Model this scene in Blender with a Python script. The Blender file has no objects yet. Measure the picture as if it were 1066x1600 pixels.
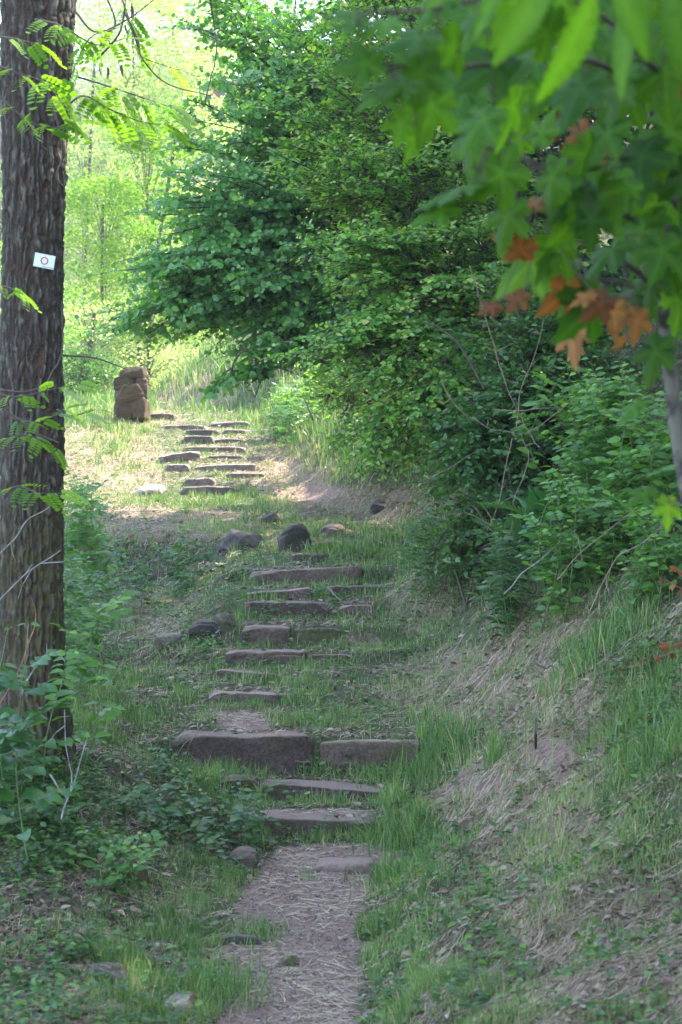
import bpy, math, random
import numpy as np

# ------------------------------------------------------------------ camera, world, sun, exposure
SC = bpy.context.scene
COL = SC.collection
F = 2900.0                      # focal length in photo pixels (photo is 1066 x 1600)
HZ = 900.0                      # horizon row
cam = bpy.data.cameras.new('camera')
co = bpy.data.objects.new('camera', cam)
COL.objects.link(co)
co.location = (0, 0, 0)
co.rotation_euler = (math.radians(90), 0, 0)
cam.sensor_fit = 'VERTICAL'
cam.sensor_height = 36.0
cam.lens = 36.0 * F / 1600.0
cam.shift_y = (HZ - 800.0) / 1600.0
cam.clip_start = 0.1
cam.clip_end = 2000
cam.dof.use_dof = True
cam.dof.focus_distance = 13.5
cam.dof.aperture_fstop = 5.0
SC.camera = co

SUN_EL, SUN_AZ = math.radians(50), math.radians(62)     # azimuth clockwise from +Y (away from the camera)
w = bpy.data.worlds.new("World")
SC.world = w
w.use_nodes = True
nt = w.node_tree
bg = nt.nodes['Background']
sky = nt.nodes.new('ShaderNodeTexSky')
sky.sky_type = 'NISHITA'
sky.sun_disc = False
sky.sun_elevation = SUN_EL
sky.sun_rotation = SUN_AZ
sky.air_density = 1.0
sky.dust_density = 1.2
nt.links.new(sky.outputs[0], bg.inputs[0])
bg.inputs[1].default_value = 0.15
sl = bpy.data.lights.new('sun', 'SUN')
sl.energy = 2.7
sl.angle = math.radians(0.5)
sl.color = (1.0, 0.95, 0.86)
so = bpy.data.objects.new('sun', sl)
COL.objects.link(so)
so.rotation_euler = (math.radians(90) - SUN_EL, 0, -SUN_AZ + math.pi)
so.location = (20, 20, 30)
so.rotation_euler = (-(math.radians(90) - SUN_EL), 0, -SUN_AZ)
SC.view_settings.view_transform = 'Standard'
SC.view_settings.look = 'None'
SC.view_settings.exposure = 3.0
SC.view_settings.use_white_balance = True        # camera balanced for open shade
SC.view_settings.white_balance_temperature = 6950
SC.view_settings.gamma = 1.0
SC.cycles.max_bounces = 6
SC.cycles.diffuse_bounces = 4
SC.cycles.glossy_bounces = 2
SC.cycles.transmission_bounces = 4
SC.cycles.use_denoising = True

RNG = np.random.default_rng(7)
random.seed(7)

# ------------------------------------------------------------------ helpers
def P(px, py, d):
    return np.array([(px - 533.0) / F * d, d, (HZ - py) / F * d])

def XD(px, d):
    return (px - 533.0) / F * d

def hsh(ix, iy, iz, seed):
    h = (ix.astype(np.int64) * 374761393 + iy.astype(np.int64) * 668265263 + iz.astype(np.int64) * 2147483647 + seed * 1274126177) & 0xFFFFFFFF
    h = ((h ^ (h >> 13)) * 1274126177) & 0xFFFFFFFF
    h = ((h ^ (h >> 16)) * 2246822519) & 0xFFFFFFFF
    h = h ^ (h >> 15)
    return (h & 0xFFFFFF) / float(0xFFFFFF)

def vnoise(x, y, z=None, seed=0):
    x = np.asarray(x, float); y = np.asarray(y, float)
    z = np.zeros_like(x) if z is None else np.asarray(z, float)
    x0 = np.floor(x); y0 = np.floor(y); z0 = np.floor(z)
    fx, fy, fz = x - x0, y - y0, z - z0
    fx = fx * fx * (3 - 2 * fx); fy = fy * fy * (3 - 2 * fy); fz = fz * fz * (3 - 2 * fz)
    r = 0
    for a in (0, 1):
        for b in (0, 1):
            for c in (0, 1):
                r = r + hsh(x0 + a, y0 + b, z0 + c, seed) * (fx if a else 1 - fx) * (fy if b else 1 - fy) * (fz if c else 1 - fz)
    return r * 2 - 1

def fbm(x, y, z=None, seed=0, oct=3):
    r = 0; a = 1; s = 0
    z = np.zeros_like(np.asarray(x, float)) if z is None else z
    for i in range(oct):
        r = r + a * vnoise(np.asarray(x) * 2 ** i, np.asarray(y) * 2 ** i, np.asarray(z) * 2 ** i, seed + i * 17)
        s += a; a *= .5
    return r / s

def sstep(a, b, x):
    t = np.clip((np.asarray(x, float) - a) / (b - a), 0, 1)
    return t * t * (3 - 2 * t)

def nrm(v):
    v = np.asarray(v, float)
    return v / (np.linalg.norm(v, axis=-1, keepdims=True) + 1e-12)

def link(name, me, mat, parent=None):
    o = bpy.data.objects.new(name, me)
    COL.objects.link(o)
    if mat is not None:
        me.materials.append(mat)
    if parent is not None:
        o.parent = parent
    return o

def np_mesh(name, verts, faces, mat, parent=None, smooth=False, attrs=None):
    """faces: list of int arrays (n,k)"""
    me = bpy.data.meshes.new(name)
    verts = np.asarray(verts, np.float32).reshape(-1, 3)
    me.vertices.add(len(verts))
    me.vertices.foreach_set('co', verts.ravel())
    fl = [np.asarray(f, np.int32) for f in faces if len(f)]
    idx = np.concatenate([f.ravel() for f in fl])
    cnt = np.concatenate([np.full(len(f), f.shape[1], np.int32) for f in fl])
    start = np.concatenate([[0], np.cumsum(cnt)[:-1]]).astype(np.int32)
    me.loops.add(len(idx))
    me.loops.foreach_set('vertex_index', idx)
    me.polygons.add(len(cnt))
    me.polygons.foreach_set('loop_start', start)
    me.polygons.foreach_set('loop_total', cnt)
    if smooth:
        me.polygons.foreach_set('use_smooth', np.ones(len(cnt), bool))
    if attrs:
        for k, v in attrs.items():
            a = me.attributes.new(k, 'FLOAT', 'POINT')
            a.data.foreach_set('value', np.asarray(v, np.float32))
    me.update(calc_edges=True)
    me.validate()
    return link(name, me, mat, parent)

def thing(name, label, cat, loc=(0, 0, 0), group=None):
    o = bpy.data.objects.new(name, None)
    o.empty_display_size = 0.1
    COL.objects.link(o)
    o.location = tuple(float(c) for c in loc)
    return tag(o, label, cat, group)

def tag(o, label=None, cat=None, group=None, kind=None):
    if label: o['label'] = label
    if cat: o['category'] = cat
    if group: o['group'] = group
    if kind: o['kind'] = kind
    return o

class Tubes:
    def __init__(s): s.v = []; s.f = []; s.n = 0; s.r = []
    def add(s, pts, rad, sides=5, rnd=0.5):
        pts = np.asarray(pts, float); m = len(pts)
        rad = np.broadcast_to(np.asarray(rad, float), (m,)) if np.ndim(rad) else np.full(m, rad)
        t = np.gradient(pts, axis=0); t = nrm(t)
        ref = np.array([0, 0, 1.0]) if abs(t[0][2]) < .9 else np.array([1.0, 0, 0])
        a = nrm(np.cross(t, ref)); b = np.cross(t, a)
        ang = np.arange(sides) * 2 * math.pi / sides
        ring = pts[:, None, :] + rad[:, None, None] * (np.cos(ang)[None, :, None] * a[:, None, :] + np.sin(ang)[None, :, None] * b[:, None, :])
        s.v.append(ring.reshape(-1, 3)); s.r.append(np.full(m * sides, rnd))
        i = np.arange(m - 1)[:, None] * sides; j = np.arange(sides)[None, :]; k = (j + 1) % sides
        s.f.append((np.stack([i + j, i + k, i + sides + k, i + sides + j], -1).reshape(-1, 4)) + s.n)
        s.n += m * sides
    def build(s, name, mat, parent=None, origin=None):
        if not s.v: return None
        v = np.concatenate(s.v)
        if origin is not None: v = v - np.asarray(origin)
        return np_mesh(name, v, [np.concatenate(s.f)], mat, parent, True, {'rnd': np.concatenate(s.r)})

def curve_pts(ctrl, n=24):
    """Catmull-Rom through control points"""
    c = np.asarray(ctrl, float)
    c = np.vstack([2 * c[0] - c[1], c, 2 * c[-1] - c[-2]])
    out = []
    for i in range(1, len(c) - 2):
        t = np.linspace(0, 1, n, endpoint=False)[:, None]
        p0, p1, p2, p3 = c[i - 1], c[i], c[i + 1], c[i + 2]
        out.append(.5 * ((2 * p1) + (-p0 + p2) * t + (2 * p0 - 5 * p1 + 4 * p2 - p3) * t ** 2 + (-p0 + 3 * p1 - 3 * p2 + p3) * t ** 3))
    out.append(c[-2][None])
    return np.concatenate(out)

# ---- leaf templates: (verts, tris) lying in XY, base at origin, tip at +Y, unit length
def leaf_template(profile, fold=.12, droop=.15, rows=None):
    ts = [p[0] for p in profile]; ws = [p[1] for p in profile]
    V = [(0, 0, 0)]; Fc = []
    mid = [0]
    for t in ts:
        V.append((0, t, -droop * t * t)); mid.append(len(V) - 1)
    L = []; R = []
    for t, w_ in profile[:-1]:
        V.append((-w_, t - .03, fold * w_ * 2 - droop * t * t)); L.append(len(V) - 1)
        V.append((w_, t - .03, fold * w_ * 2 - droop * t * t)); R.append(len(V) - 1)
    Fc += [(0, mid[1], L[0]), (0, R[0], mid[1])]
    for i in range(len(L) - 1):
        Fc += [(mid[i + 1], mid[i + 2], L[i + 1]), (mid[i + 1], L[i + 1], L[i]), (mid[i + 1], R[i], R[i + 1]), (mid[i + 1], R[i + 1], mid[i + 2])]
    n = len(L)
    Fc += [(mid[n], mid[n + 1], L[-1]), (mid[n], R[-1], mid[n + 1])]
    return np.array(V, float), np.array(Fc)

HAZEL = leaf_template([(.12, .27), (.4, .44), (.72, .38), (.9, .17), (1, 0)], .13, .28)
OVAL = leaf_template([(.15, .17), (.42, .29), (.75, .2), (1, 0)], .15, .22)
LANCE = leaf_template([(.2, .12), (.5, .15), (.8, .08), (1, 0)], .15, .3)
HEART = leaf_template([(.02, .3), (.25, .42), (.6, .28), (.85, .1), (1, 0)], .12, .3)
DIAM = (np.array([(0, 0, 0), (-.3, .5, .06), (.3, .5, .06), (0, 1, -.08)], float), np.array([(0, 2, 1), (1, 2, 3)]))

def pinnate(n=6, leaflet=.30, w_=.5, droop=.35):
    V = []; Fc = []
    lt = np.array([(0, 0, 0), (-.48 * w_, .35, .03), (.48 * w_, .35, .03), (-.4 * w_, .8, 0), (.4 * w_, .8, 0), (0, 1, -.05)], float)
    lf = np.array([(0, 2, 1), (1, 2, 4), (1, 4, 3), (3, 4, 5)])
    def put(pos, ang, ln):
        c, s_ = math.cos(ang), math.sin(ang)
        q = lt * ln
        q = np.stack([q[:, 0] * c + q[:, 1] * s_, -q[:, 0] * s_ + q[:, 1] * c, q[:, 2]], 1) + pos
        b = sum(len(x) for x in V)
        V.append(q); Fc.append(lf + b)
    for i in range(n):
        t = .18 + .78 * i / n
        z = -droop * t * t
        ln = leaflet * (1 - .35 * abs(t - .45))
        for sg in (-1, 1):
            put(np.array([sg * .01, t, z]), sg * math.radians(68), ln)
    put(np.array([0, .97, -droop * .94]), 0, leaflet * .9)
    # rachis
    b = sum(len(x) for x in V)
    V.append(np.array([(-.006, 0, 0), (.006, 0, 0), (.004, .5, -droop * .25), (-.004, .5, -droop * .25), (.003, .98, -droop * .96), (-.003, .98, -droop * .96)]))
    Fc.append(np.array([(0, 1, 2), (0, 2, 3), (3, 2, 4), (3, 4, 5)]) + b)
    return np.concatenate(V), np.concatenate(Fc)
PINN = pinnate(6, .27, .9)

def lobed(lobes, teeth=0.05, rings=(.35, .7, 1.0), cup=.2, sharp=1.0, seed=0):
    """palmate leaf, star shaped around (0,.32)"""
    pts = np.array(lobes, float)              # outline in leaf coordinates
    n = len(pts)
    c = np.array([0, .3])
    V = [(c[0], c[1], 0)]
    for r in rings:
        for p in pts:
            q = c + (p - c) * r
            rr = math.hypot(q[0], q[1] - .3)
            ang = math.atan2(q[0] - c[0], q[1] - c[1])
            V.append((q[0], q[1], -cup * rr * rr + .035 * math.cos(ang * 5) * rr * 2))
    Fc = []
    for i in range(n):
        j = (i + 1) % n
        Fc.append((0, 1 + i, 1 + j))
        for k in range(len(rings) - 1):
            a = 1 + k * n; b = 1 + (k + 1) * n
            Fc += [(a + i, b + i, b + j), (a + i, b + j, a + j)]
    return np.array(V), np.array(Fc)

_half = [(0, 0), (-.08, -.04), (-.2, -.07), (-.33, -.02), (-.3, .06), (-.45, .1), (-.42, .17), (-.3, .2), (-.42, .3), (-.58, .38), (-.54, .46), (-.6, .58), (-.46, .56),
         (-.38, .6), (-.22, .5), (-.2, .62), (-.25, .76), (-.16, .78), (-.1, .9), (0, 1.05)]
_full = [p for p in _half] + [(-p[0], p[1]) for p in _half[-2:0:-1]]
_mp = np.array([(p[0] * .86, p[1]) for p in _full[::-1]])
MVEIN = np.zeros(1 + 3 * len(_mp)); MVEIN[0] = 1
for _p in ((0, 1.05), (-.6 * .86, .58), (.6 * .86, .58), (-.33 * .86, -.02), (.33 * .86, -.02)):
    _i = int(np.argmin(np.sum((_mp - np.array(_p)) ** 2, 1)))
    for _r in range(3): MVEIN[1 + _r * len(_mp) + _i] = 1 - .3 * _r
MAPLE = lobed([(p[0] * .86, p[1]) for p in _full[::-1]], cup=.38)

def instances(tmpl, pos, ydir, normal, size, rnd, extra=None):
    """arrays of placements -> verts, tris, per-vertex rnd"""
    tv, tf = tmpl
    pos = np.asarray(pos, float); n = len(pos)
    y = nrm(ydir); x = nrm(np.cross(y, normal)); z = np.cross(x, y)
    size = np.broadcast_to(np.asarray(size, float), (n,))
    v = (tv[None, :, 0:1] * x[:, None, :] + tv[None, :, 1:2] * y[:, None, :] + tv[None, :, 2:3] * z[:, None, :]) * size[:, None, None] + pos[:, None, :]
    f = tf[None] + (np.arange(n) * len(tv))[:, None, None]
    return v.reshape(-1, 3), f.reshape(-1, 3), np.repeat(np.asarray(rnd, float), len(tv))

class Leaves:
    def __init__(s): s.p = []; s.y = []; s.n = []; s.s = []; s.r = []
    def add(s, p, y, n, size, r):
        s.p.append(np.atleast_2d(p)); s.y.append(np.atleast_2d(y)); s.n.append(np.atleast_2d(n))
        m = len(np.atleast_2d(p))
        s.s.append(np.broadcast_to(np.asarray(size, float), (m,)).copy()); s.r.append(np.broadcast_to(np.asarray(r, float), (m,)).copy())
    def build(s, name, tmpl, mat, parent=None, origin=(0, 0, 0), vein=None):
        v, f, r = instances(tmpl, np.concatenate(s.p) - np.asarray(origin), np.concatenate(s.y), np.concatenate(s.n), np.concatenate(s.s), np.concatenate(s.r))
        at = {'rnd': r}
        if vein is not None: at['vein'] = np.tile(vein, len(np.concatenate(s.p)))
        return np_mesh(name, v, [f], mat, parent, False, at)

# ------------------------------------------------------------------ materials
def new_mat(name):
    m = bpy.data.materials.new(name); m.use_nodes = True
    return m, m.node_tree, m.node_tree.nodes['Principled BSDF']

def ramp(nt, stops):
    r = nt.nodes.new('ShaderNodeValToRGB')
    e = r.color_ramp.elements
    while len(e) < len(stops): e.new(.5)
    for el, (p, c) in zip(e, stops):
        el.position = p; el.color = (*c, 1)
    return r

def attr(nt, name):
    a = nt.nodes.new('ShaderNodeAttribute'); a.attribute_name = name
    return a.outputs['Fac']

def noise(nt, scale, detail=4, rough=.6, vec=None, dist=0):
    n = nt.nodes.new('ShaderNodeTexNoise')
    n.inputs['Scale'].default_value = scale; n.inputs['Detail'].default_value = detail; n.inputs['Roughness'].default_value = rough
    n.inputs['Distortion'].default_value = dist
    if vec is None:
        g = nt.nodes.new('ShaderNodeNewGeometry'); vec = g.outputs['Position']
    nt.links.new(vec, n.inputs['Vector'])
    return n.outputs['Fac']

def mixc(nt, fac, a, b, mode='MIX'):
    m = nt.nodes.new('ShaderNodeMix'); m.data_type = 'RGBA'; m.blend_type = mode
    for s, v in ((0, fac), (6, a), (7, b)):
        if hasattr(v, 'links') or hasattr(v, 'is_output'): nt.links.new(v, m.inputs[s])
        elif isinstance(v, (int, float)): m.inputs[s].default_value = v
        else: m.inputs[s].default_value = (*v, 1)
    return m.outputs[2]

def mapr(nt, v, a, b, c=0, d=1):
    m = nt.nodes.new('ShaderNodeMapRange'); nt.links.new(v, m.inputs[0])
    for i, x in zip((1, 2, 3, 4), (a, b, c, d)): m.inputs[i].default_value = x
    return m.outputs[0]

def leaf_mat(name, stops, trans=.4, rough=.42, tcol=(1.6, 1.6, .65), spec=.5, veined=False, spot=(.03, .07, .015)):
    m, nt, b = new_mat(name)
    r = ramp(nt, stops)
    nt.links.new(attr(nt, 'rnd'), r.inputs[0])
    c = r.outputs[0]
    if veined:
        c = mixc(nt, mapr(nt, attr(nt, 'vein'), 0, 1, 0, .55), c, mixc(nt, 1.0, c, (2.2, 1.9, 2.0), 'MULTIPLY'))
        n_ = noise(nt, 60, 4, .6)
        c = mixc(nt, mapr(nt, n_, .5, .75, 0, .45), c, spot)
    nt.links.new(c, b.inputs['Base Color'])
    b.inputs['Roughness'].default_value = rough
    b.inputs['Specular IOR Level'].default_value = spec
    tr = nt.nodes.new('ShaderNodeBsdfTranslucent')
    nt.links.new(mixc(nt, 1.0, c, tcol, 'MULTIPLY'), tr.inputs[0])
    mx = nt.nodes.new('ShaderNodeMixShader'); mx.inputs[0].default_value = trans
    nt.links.new(b.outputs[0], mx.inputs[1]); nt.links.new(tr.outputs[0], mx.inputs[2])
    nt.links.new(mx.outputs[0], nt.nodes['Material Output'].inputs[0])
    return m

M = {}
M['hazel'] = leaf_mat('hazel_leaf', [(0, (.06, .2, .055)), (.6, (.105, .29, .07)), (.85, (.18, .38, .085)), (1, (.26, .44, .1))], .42, .36)
M['hornbeam'] = leaf_mat('hornbeam_leaf', [(0, (.07, .22, .035)), (.55, (.12, .31, .045)), (.8, (.2, .4, .06)), (.93, (.28, .43, .09)), (1, (.38, .4, .13))], .45, .4)
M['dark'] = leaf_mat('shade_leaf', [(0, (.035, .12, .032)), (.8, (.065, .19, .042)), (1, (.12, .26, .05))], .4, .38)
M['light'] = leaf_mat('light_leaf', [(0, (.06, .17, .04)), (.6, (.12, .28, .06)), (1, (.26, .44, .08))], .45, .42)
M['robinia'] = leaf_mat('robinia_leaf', [(0, (.09, .22, .03)), (.6, (.15, .3, .03)), (1, (.26, .42, .05))], .5, .45)
M['sunny'] = leaf_mat('hazed_leaf', [(0, (.22, .31, .16)), (.6, (.31, .42, .24)), (1, (.44, .52, .33))], .5, .5)  # far leaves painted paler and greyer, haze put into their colour
M['maple'] = leaf_mat('maple_leaf', [(0, (.025, .09, .012)), (.7, (.075, .21, .02)), (1, (.14, .3, .03))], .55, .5, (1.8, 1.5, .4), .22, True)
M['orange'] = leaf_mat('withered_leaf', [(0, (.10, .04, .015)), (.5, (.22, .085, .022)), (1, (.36, .17, .05))], .4, .55, (1.2, 1.0, .6), .25, True, (.07, .03, .012))
M['weed'] = leaf_mat('weed_leaf', [(0, (.025, .085, .022)), (.6, (.055, .15, .035)), (1, (.15, .28, .05))], .4, .42)
M['grass'] = leaf_mat('grass_blade', [(0, (.06, .12, .04)), (.5, (.13, .25, .07)), (.8, (.22, .35, .10)), (.92, (.36, .33, .18)), (1, (.5, .42, .27))], .35, .45, (1.3, 1.35, .8))
M['straw'] = leaf_mat('straw_stalk', [(0, (.14, .09, .06)), (.45, (.33, .24, .17)), (1, (.68, .56, .40))], .15, .6, (1, 1, 1))
M['litter'] = leaf_mat('litter_leaf', [(0, (.09, .05, .035)), (.6, (.22, .14, .10)), (1, (.42, .33, .27))], .15, .6, (1, 1, 1))
M['fern'] = leaf_mat('fern_leaf', [(0, (.03, .11, .04)), (1, (.06, .18, .05))], .35, .45)

def wood_mat(name, c1, c2, scale=30, rough=.85, lo=.3, hi=.7):
    m, nt, b = new_mat(name)
    n = noise(nt, scale, 4, .6)
    r = ramp(nt, [(lo, c1), (hi, c2)]); nt.links.new(n, r.inputs[0])
    nt.links.new(r.outputs[0], b.inputs['Base Color'])
    b.inputs['Roughness'].default_value = rough
    bp = nt.nodes.new('ShaderNodeBump'); bp.inputs['Strength'].default_value = .6; bp.inputs['Distance'].default_value = .004
    nt.links.new(n, bp.inputs['Height']); nt.links.new(bp.outputs[0], b.inputs['Normal'])
    return m
M['twig'] = wood_mat('dark_twig', (.05, .035, .03), (.11, .08, .065))
M['palewood'] = wood_mat('pale_bark', (.025, .022, .02), (.15, .14, .128), 11, .85, .45, .58)
M['cane'] = wood_mat('dead_cane', (.15, .10, .08), (.3, .21, .17), 20)
M['whitetwig'] = wood_mat('bleached_twig', (.16, .15, .145), (.4, .39, .4), 20)
M['greenstem'] = wood_mat('green_stem', (.08, .14, .05), (.16, .22, .09), 20, .6)
M['redstem'] = wood_mat('reddish_stem', (.2, .07, .05), (.32, .14, .1), 20, .6)
M['pod'] = wood_mat('seed_pod', (.05, .02, .015), (.12, .05, .035), 20, .6)

def bark_mat():
    m, nt, b = new_mat('furrowed_bark')
    tc = nt.nodes.new('ShaderNodeNewGeometry').outputs['Position']
    mp = nt.nodes.new('ShaderNodeMapping'); mp.inputs['Scale'].default_value = (1, 1, .28)
    nt.links.new(tc, mp.inputs[0])
    n1 = noise(nt, 45, 5, .65, mp.outputs[0]); n2 = noise(nt, 7, 4, .6); n3 = noise(nt, 150, 3, .7)
    h = attr(nt, 'height')
    base = ramp(nt, [(0, (.10, .045, .03)), (.3, (.035, .022, .017)), (.55, (.04, .032, .026)), (1, (.145, .125, .105))])
    mm = nt.nodes.new('ShaderNodeMath'); mm.operation = 'ADD'
    nt.links.new(h, mm.inputs[0]); nt.links.new(mapr(nt, n1, .3, .7, -.3, .3), mm.inputs[1])
    nt.links.new(mm.outputs[0], base.inputs[0])
    c = mixc(nt, mapr(nt, n3, .58, .7), base.outputs[0], (.3, .31, .28))       # lichen specks
    c = mixc(nt, mapr(nt, n2, .4, .62, 0, .5), base.outputs[0], c)
    moss = nt.nodes.new('ShaderNodeMath'); moss.operation = 'MULTIPLY'
    nt.links.new(attr(nt, 'moss'), moss.inputs[0]); nt.links.new(mapr(nt, noise(nt, 22, 5, .7), .4, .58), moss.inputs[1])
    c = mixc(nt, moss.outputs[0], c, mixc(nt, n3, (.035, .036, .012), (.11, .098, .03)))
    nt.links.new(c, b.inputs['Base Color'])
    b.inputs['Roughness'].default_value = .9
    bp = nt.nodes.new('ShaderNodeBump'); bp.inputs['Strength'].default_value = .9; bp.inputs['Distance'].default_value = .012
    nt.links.new(n1, bp.inputs['Height']); nt.links.new(bp.outputs[0], b.inputs['Normal'])
    return m
M['bark'] = bark_mat()

def stone_mat(name, c1, c2, moss=.25, mosscol=(.07, .08, .02), lich=.3):
    m, nt, b = new_mat(name)
    n1 = noise(nt, 6, 6, .65); n2 = noise(nt, 45, 5, .7); n3 = noise(nt, 2.5, 4, .6)
    r = ramp(nt, [(.3, c1), (.5, tuple((a + d) / 2 for a, d in zip(c1, c2))), (.72, c2)]); nt.links.new(n1, r.inputs[0])
    c = mixc(nt, mapr(nt, n2, .42, .62, 0, .75), r.outputs[0], tuple(x * .4 for x in c1))
    c = mixc(nt, mapr(nt, n2, .62, .72, 0, lich), c, (.42, .4, .38))
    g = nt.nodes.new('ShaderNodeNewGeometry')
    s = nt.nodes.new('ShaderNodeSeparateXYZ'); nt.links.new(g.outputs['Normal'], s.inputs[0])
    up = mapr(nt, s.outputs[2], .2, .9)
    # upward faces painted paler, light from above put into the stone colour
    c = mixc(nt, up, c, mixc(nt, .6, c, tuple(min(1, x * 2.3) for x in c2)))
    mt = nt.nodes.new('ShaderNodeMath'); mt.operation = 'MULTIPLY'
    nt.links.new(mapr(nt, n3, .62 - moss, .8 - moss), mt.inputs[0]); nt.links.new(mapr(nt, n2, .3, .55), mt.inputs[1])
    c = mixc(nt, mt.outputs[0], c, mosscol)
    oi = nt.nodes.new('ShaderNodeObjectInfo'); hs = nt.nodes.new('ShaderNodeHueSaturation')
    nt.links.new(mapr(nt, oi.outputs['Random'], 0, 1, .72, 1.25), hs.inputs['Value']); nt.links.new(c, hs.inputs['Color'])
    c = hs.outputs[0]
    nt.links.new(c, b.inputs['Base Color'])
    b.inputs['Roughness'].default_value = .88
    bp = nt.nodes.new('ShaderNodeBump'); bp.inputs['Strength'].default_value = 1; bp.inputs['Distance'].default_value = .018
    bb = nt.nodes.new('ShaderNodeMath'); bb.operation = 'ADD'; nt.links.new(n2, bb.inputs[0]); nt.links.new(noise(nt, 130, 3, .6), bb.inputs[1])
    nt.links.new(bb.outputs[0], bp.inputs['Height']); nt.links.new(bp.outputs[0], b.inputs['Normal'])
    return m
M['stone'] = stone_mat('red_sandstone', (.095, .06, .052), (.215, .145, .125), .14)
M['stonefar'] = stone_mat('pale_sandstone', (.14, .105, .1), (.27, .21, .2), .05)  # paler sandstone colour for the far steps
M['stonemoss'] = stone_mat('mossy_sandstone', (.10, .075, .07), (.2, .16, .15), .24, (.085, .08, .025))
M['stonedark'] = stone_mat('dark_rock', (.045, .036, .034), (.105, .085, .08), .1, (.05, .06, .02))
M['stonepale'] = stone_mat('pale_rock', (.22, .18, .17), (.38, .32, .3), .05)
M['pillar'] = stone_mat('moss_grown_stone', (.035, .02, .017), (.11, .065, .05), .24, (.085, .055, .012), .8)

def ground_mat():
    m, nt, b = new_mat('woodland_ground')
    n1 = noise(nt, 3, 6, .65); n2 = noise(nt, 28, 6, .72); n3 = noise(nt, 110, 4, .7)
    hum = ramp(nt, [(.3, (.035, .024, .017)), (.5, (.075, .05, .036)), (.75, (.14, .10, .072))]); nt.links.new(n2, hum.inputs[0])
    dirt = ramp(nt, [(.28, (.12, .07, .055)), (.5, (.26, .165, .132)), (.75, (.42, .3, .25))]); nt.links.new(n2, dirt.inputs[0])
    dry = ramp(nt, [(.3, (.13, .085, .06)), (.55, (.30, .22, .15)), (.75, (.42, .33, .24))]); nt.links.new(n3, dry.inputs[0])
    grn = ramp(nt, [(.3, (.035, .05, .018)), (.7, (.08, .12, .035))]); nt.links.new(n2, grn.inputs[0])
    def thr(a):
        s = nt.nodes.new('ShaderNodeMath'); s.operation = 'ADD'
        nt.links.new(attr(nt, a), s.inputs[0]); nt.links.new(mapr(nt, n2, .3, .7, -.3, .3), s.inputs[1])
        return mapr(nt, s.outputs[0], .3, .7)
    c = mixc(nt, thr('green'), hum.outputs[0], grn.outputs[0])
    c = mixc(nt, thr('dry'), c, dry.outputs[0])
    c = mixc(nt, thr('path'), c, dirt.outputs[0])
    c = mixc(nt, mapr(nt, n3, .64, .75, 0, .5), c, (.45, .4, .36))
    nt.links.new(c, b.inputs['Base Color'])
    b.inputs['Roughness'].default_value = .95
    bp = nt.nodes.new('ShaderNodeBump'); bp.inputs['Strength'].default_value = .9; bp.inputs['Distance'].default_value = .02
    ad = nt.nodes.new('ShaderNodeMath'); ad.operation = 'ADD'; nt.links.new(n2, ad.inputs[0]); nt.links.new(n3, ad.inputs[1])
    nt.links.new(ad.outputs[0], bp.inputs['Height']); nt.links.new(bp.outputs[0], b.inputs['Normal'])
    return m
M['ground'] = ground_mat()

def flat_mat(name, c, rough=.5):
    m, nt, b = new_mat(name)
    n = noise(nt, 90, 5, .7)
    nt.links.new(mixc(nt, mapr(nt, n, .4, .75, 0, .6), c, tuple(x * .75 for x in c)), b.inputs['Base Color'])
    b.inputs['Roughness'].default_value = rough
    return m

# ------------------------------------------------------------------ terrain
# every step: front px range, top row, bottom row, distance
STEPS = [(1281, 1306, 10.0), (1238, 1252, 10.55), (1152, 1211, 11.1), (1085, 1101, 12.2), (1053, 1064, 12.8), (1018, 1043, 13.4), (978, 1012, 14.0), (942, 965, 14.6),
         (920, 936, 15.15), (890, 912, 15.8), (866, 878, 16.6), (845, 862, 17.4), (764, 774, 21.0), (752, 760, 21.5), (738, 747, 22.0), (727, 736, 22.4), (713, 723, 22.9),
         (699, 707, 23.5), (685, 693, 24.1), (671, 679, 24.7), (661, 669, 25.3)]
kd = [-60, 0, 4, 7.4, 8.3, 9.6, 9.9]; kz = [-6, -2.0, -1.86, -1.786, -1.66, -1.49, -1.43]
sd = list(kd); sz = list(kz)
for yt, yb, d in STEPS:
    zt = (HZ - yt) / F * d; zb = (HZ - yb) / F * d
    kd += [d + .02, d + .10]; kz += [zb, zt - .015]
    sd += [d]; sz += [(zt + zb) / 2]
tail = [(27, 2.35), (30, 2.9), (35, 3.0), (45, 2.0), (60, 2.5), (90, 9), (160, 17), (500, 19)]
kd += [t[0] for t in tail]; kz += [t[1] for t in tail]; sd += [t[0] for t in tail]; sz += [t[1] for t in tail]

def tab(t): return [a[1] for a in t], [XD(a[0], a[1]) for a in t]
XL = tab([(345, 4), (345, 7.4), (345, 8.2), (375, 9), (400, 9.6), (385, 10), (375, 10.5), (280, 11.1), (325, 12.2), (335, 12.8), (345, 13.4), (330, 14), (370, 14.6), (380, 15.1), (375, 15.8),
          (430, 17), (330, 18.5), (200, 21), (240, 22), (240, 25), (150, 27), (60, 30), (0, 40), (0, 500)])
XR = tab([(570, 4), (565, 7.4), (560, 8.2), (580, 9), (620, 9.6), (635, 10.2), (665, 11.1), (650, 12.2), (640, 12.8), (620, 13.4), (625, 14), (610, 14.6), (625, 15.1), (610, 15.8), (640, 17.4),
          (570, 19), (500, 20), (440, 22), (425, 24), (410, 25.5), (390, 27), (265, 28.5), (235, 30), (200, 35), (200, 500)])
LH = ([0, 7.4, 9, 10, 11, 12, 13, 14, 16.5, 17.6, 18.1, 20, 30, 500], [.1, .12, .3, .4, .33, .1, -.1, -.28, -.42, -.38, 0, 0, 0, 0])

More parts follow.
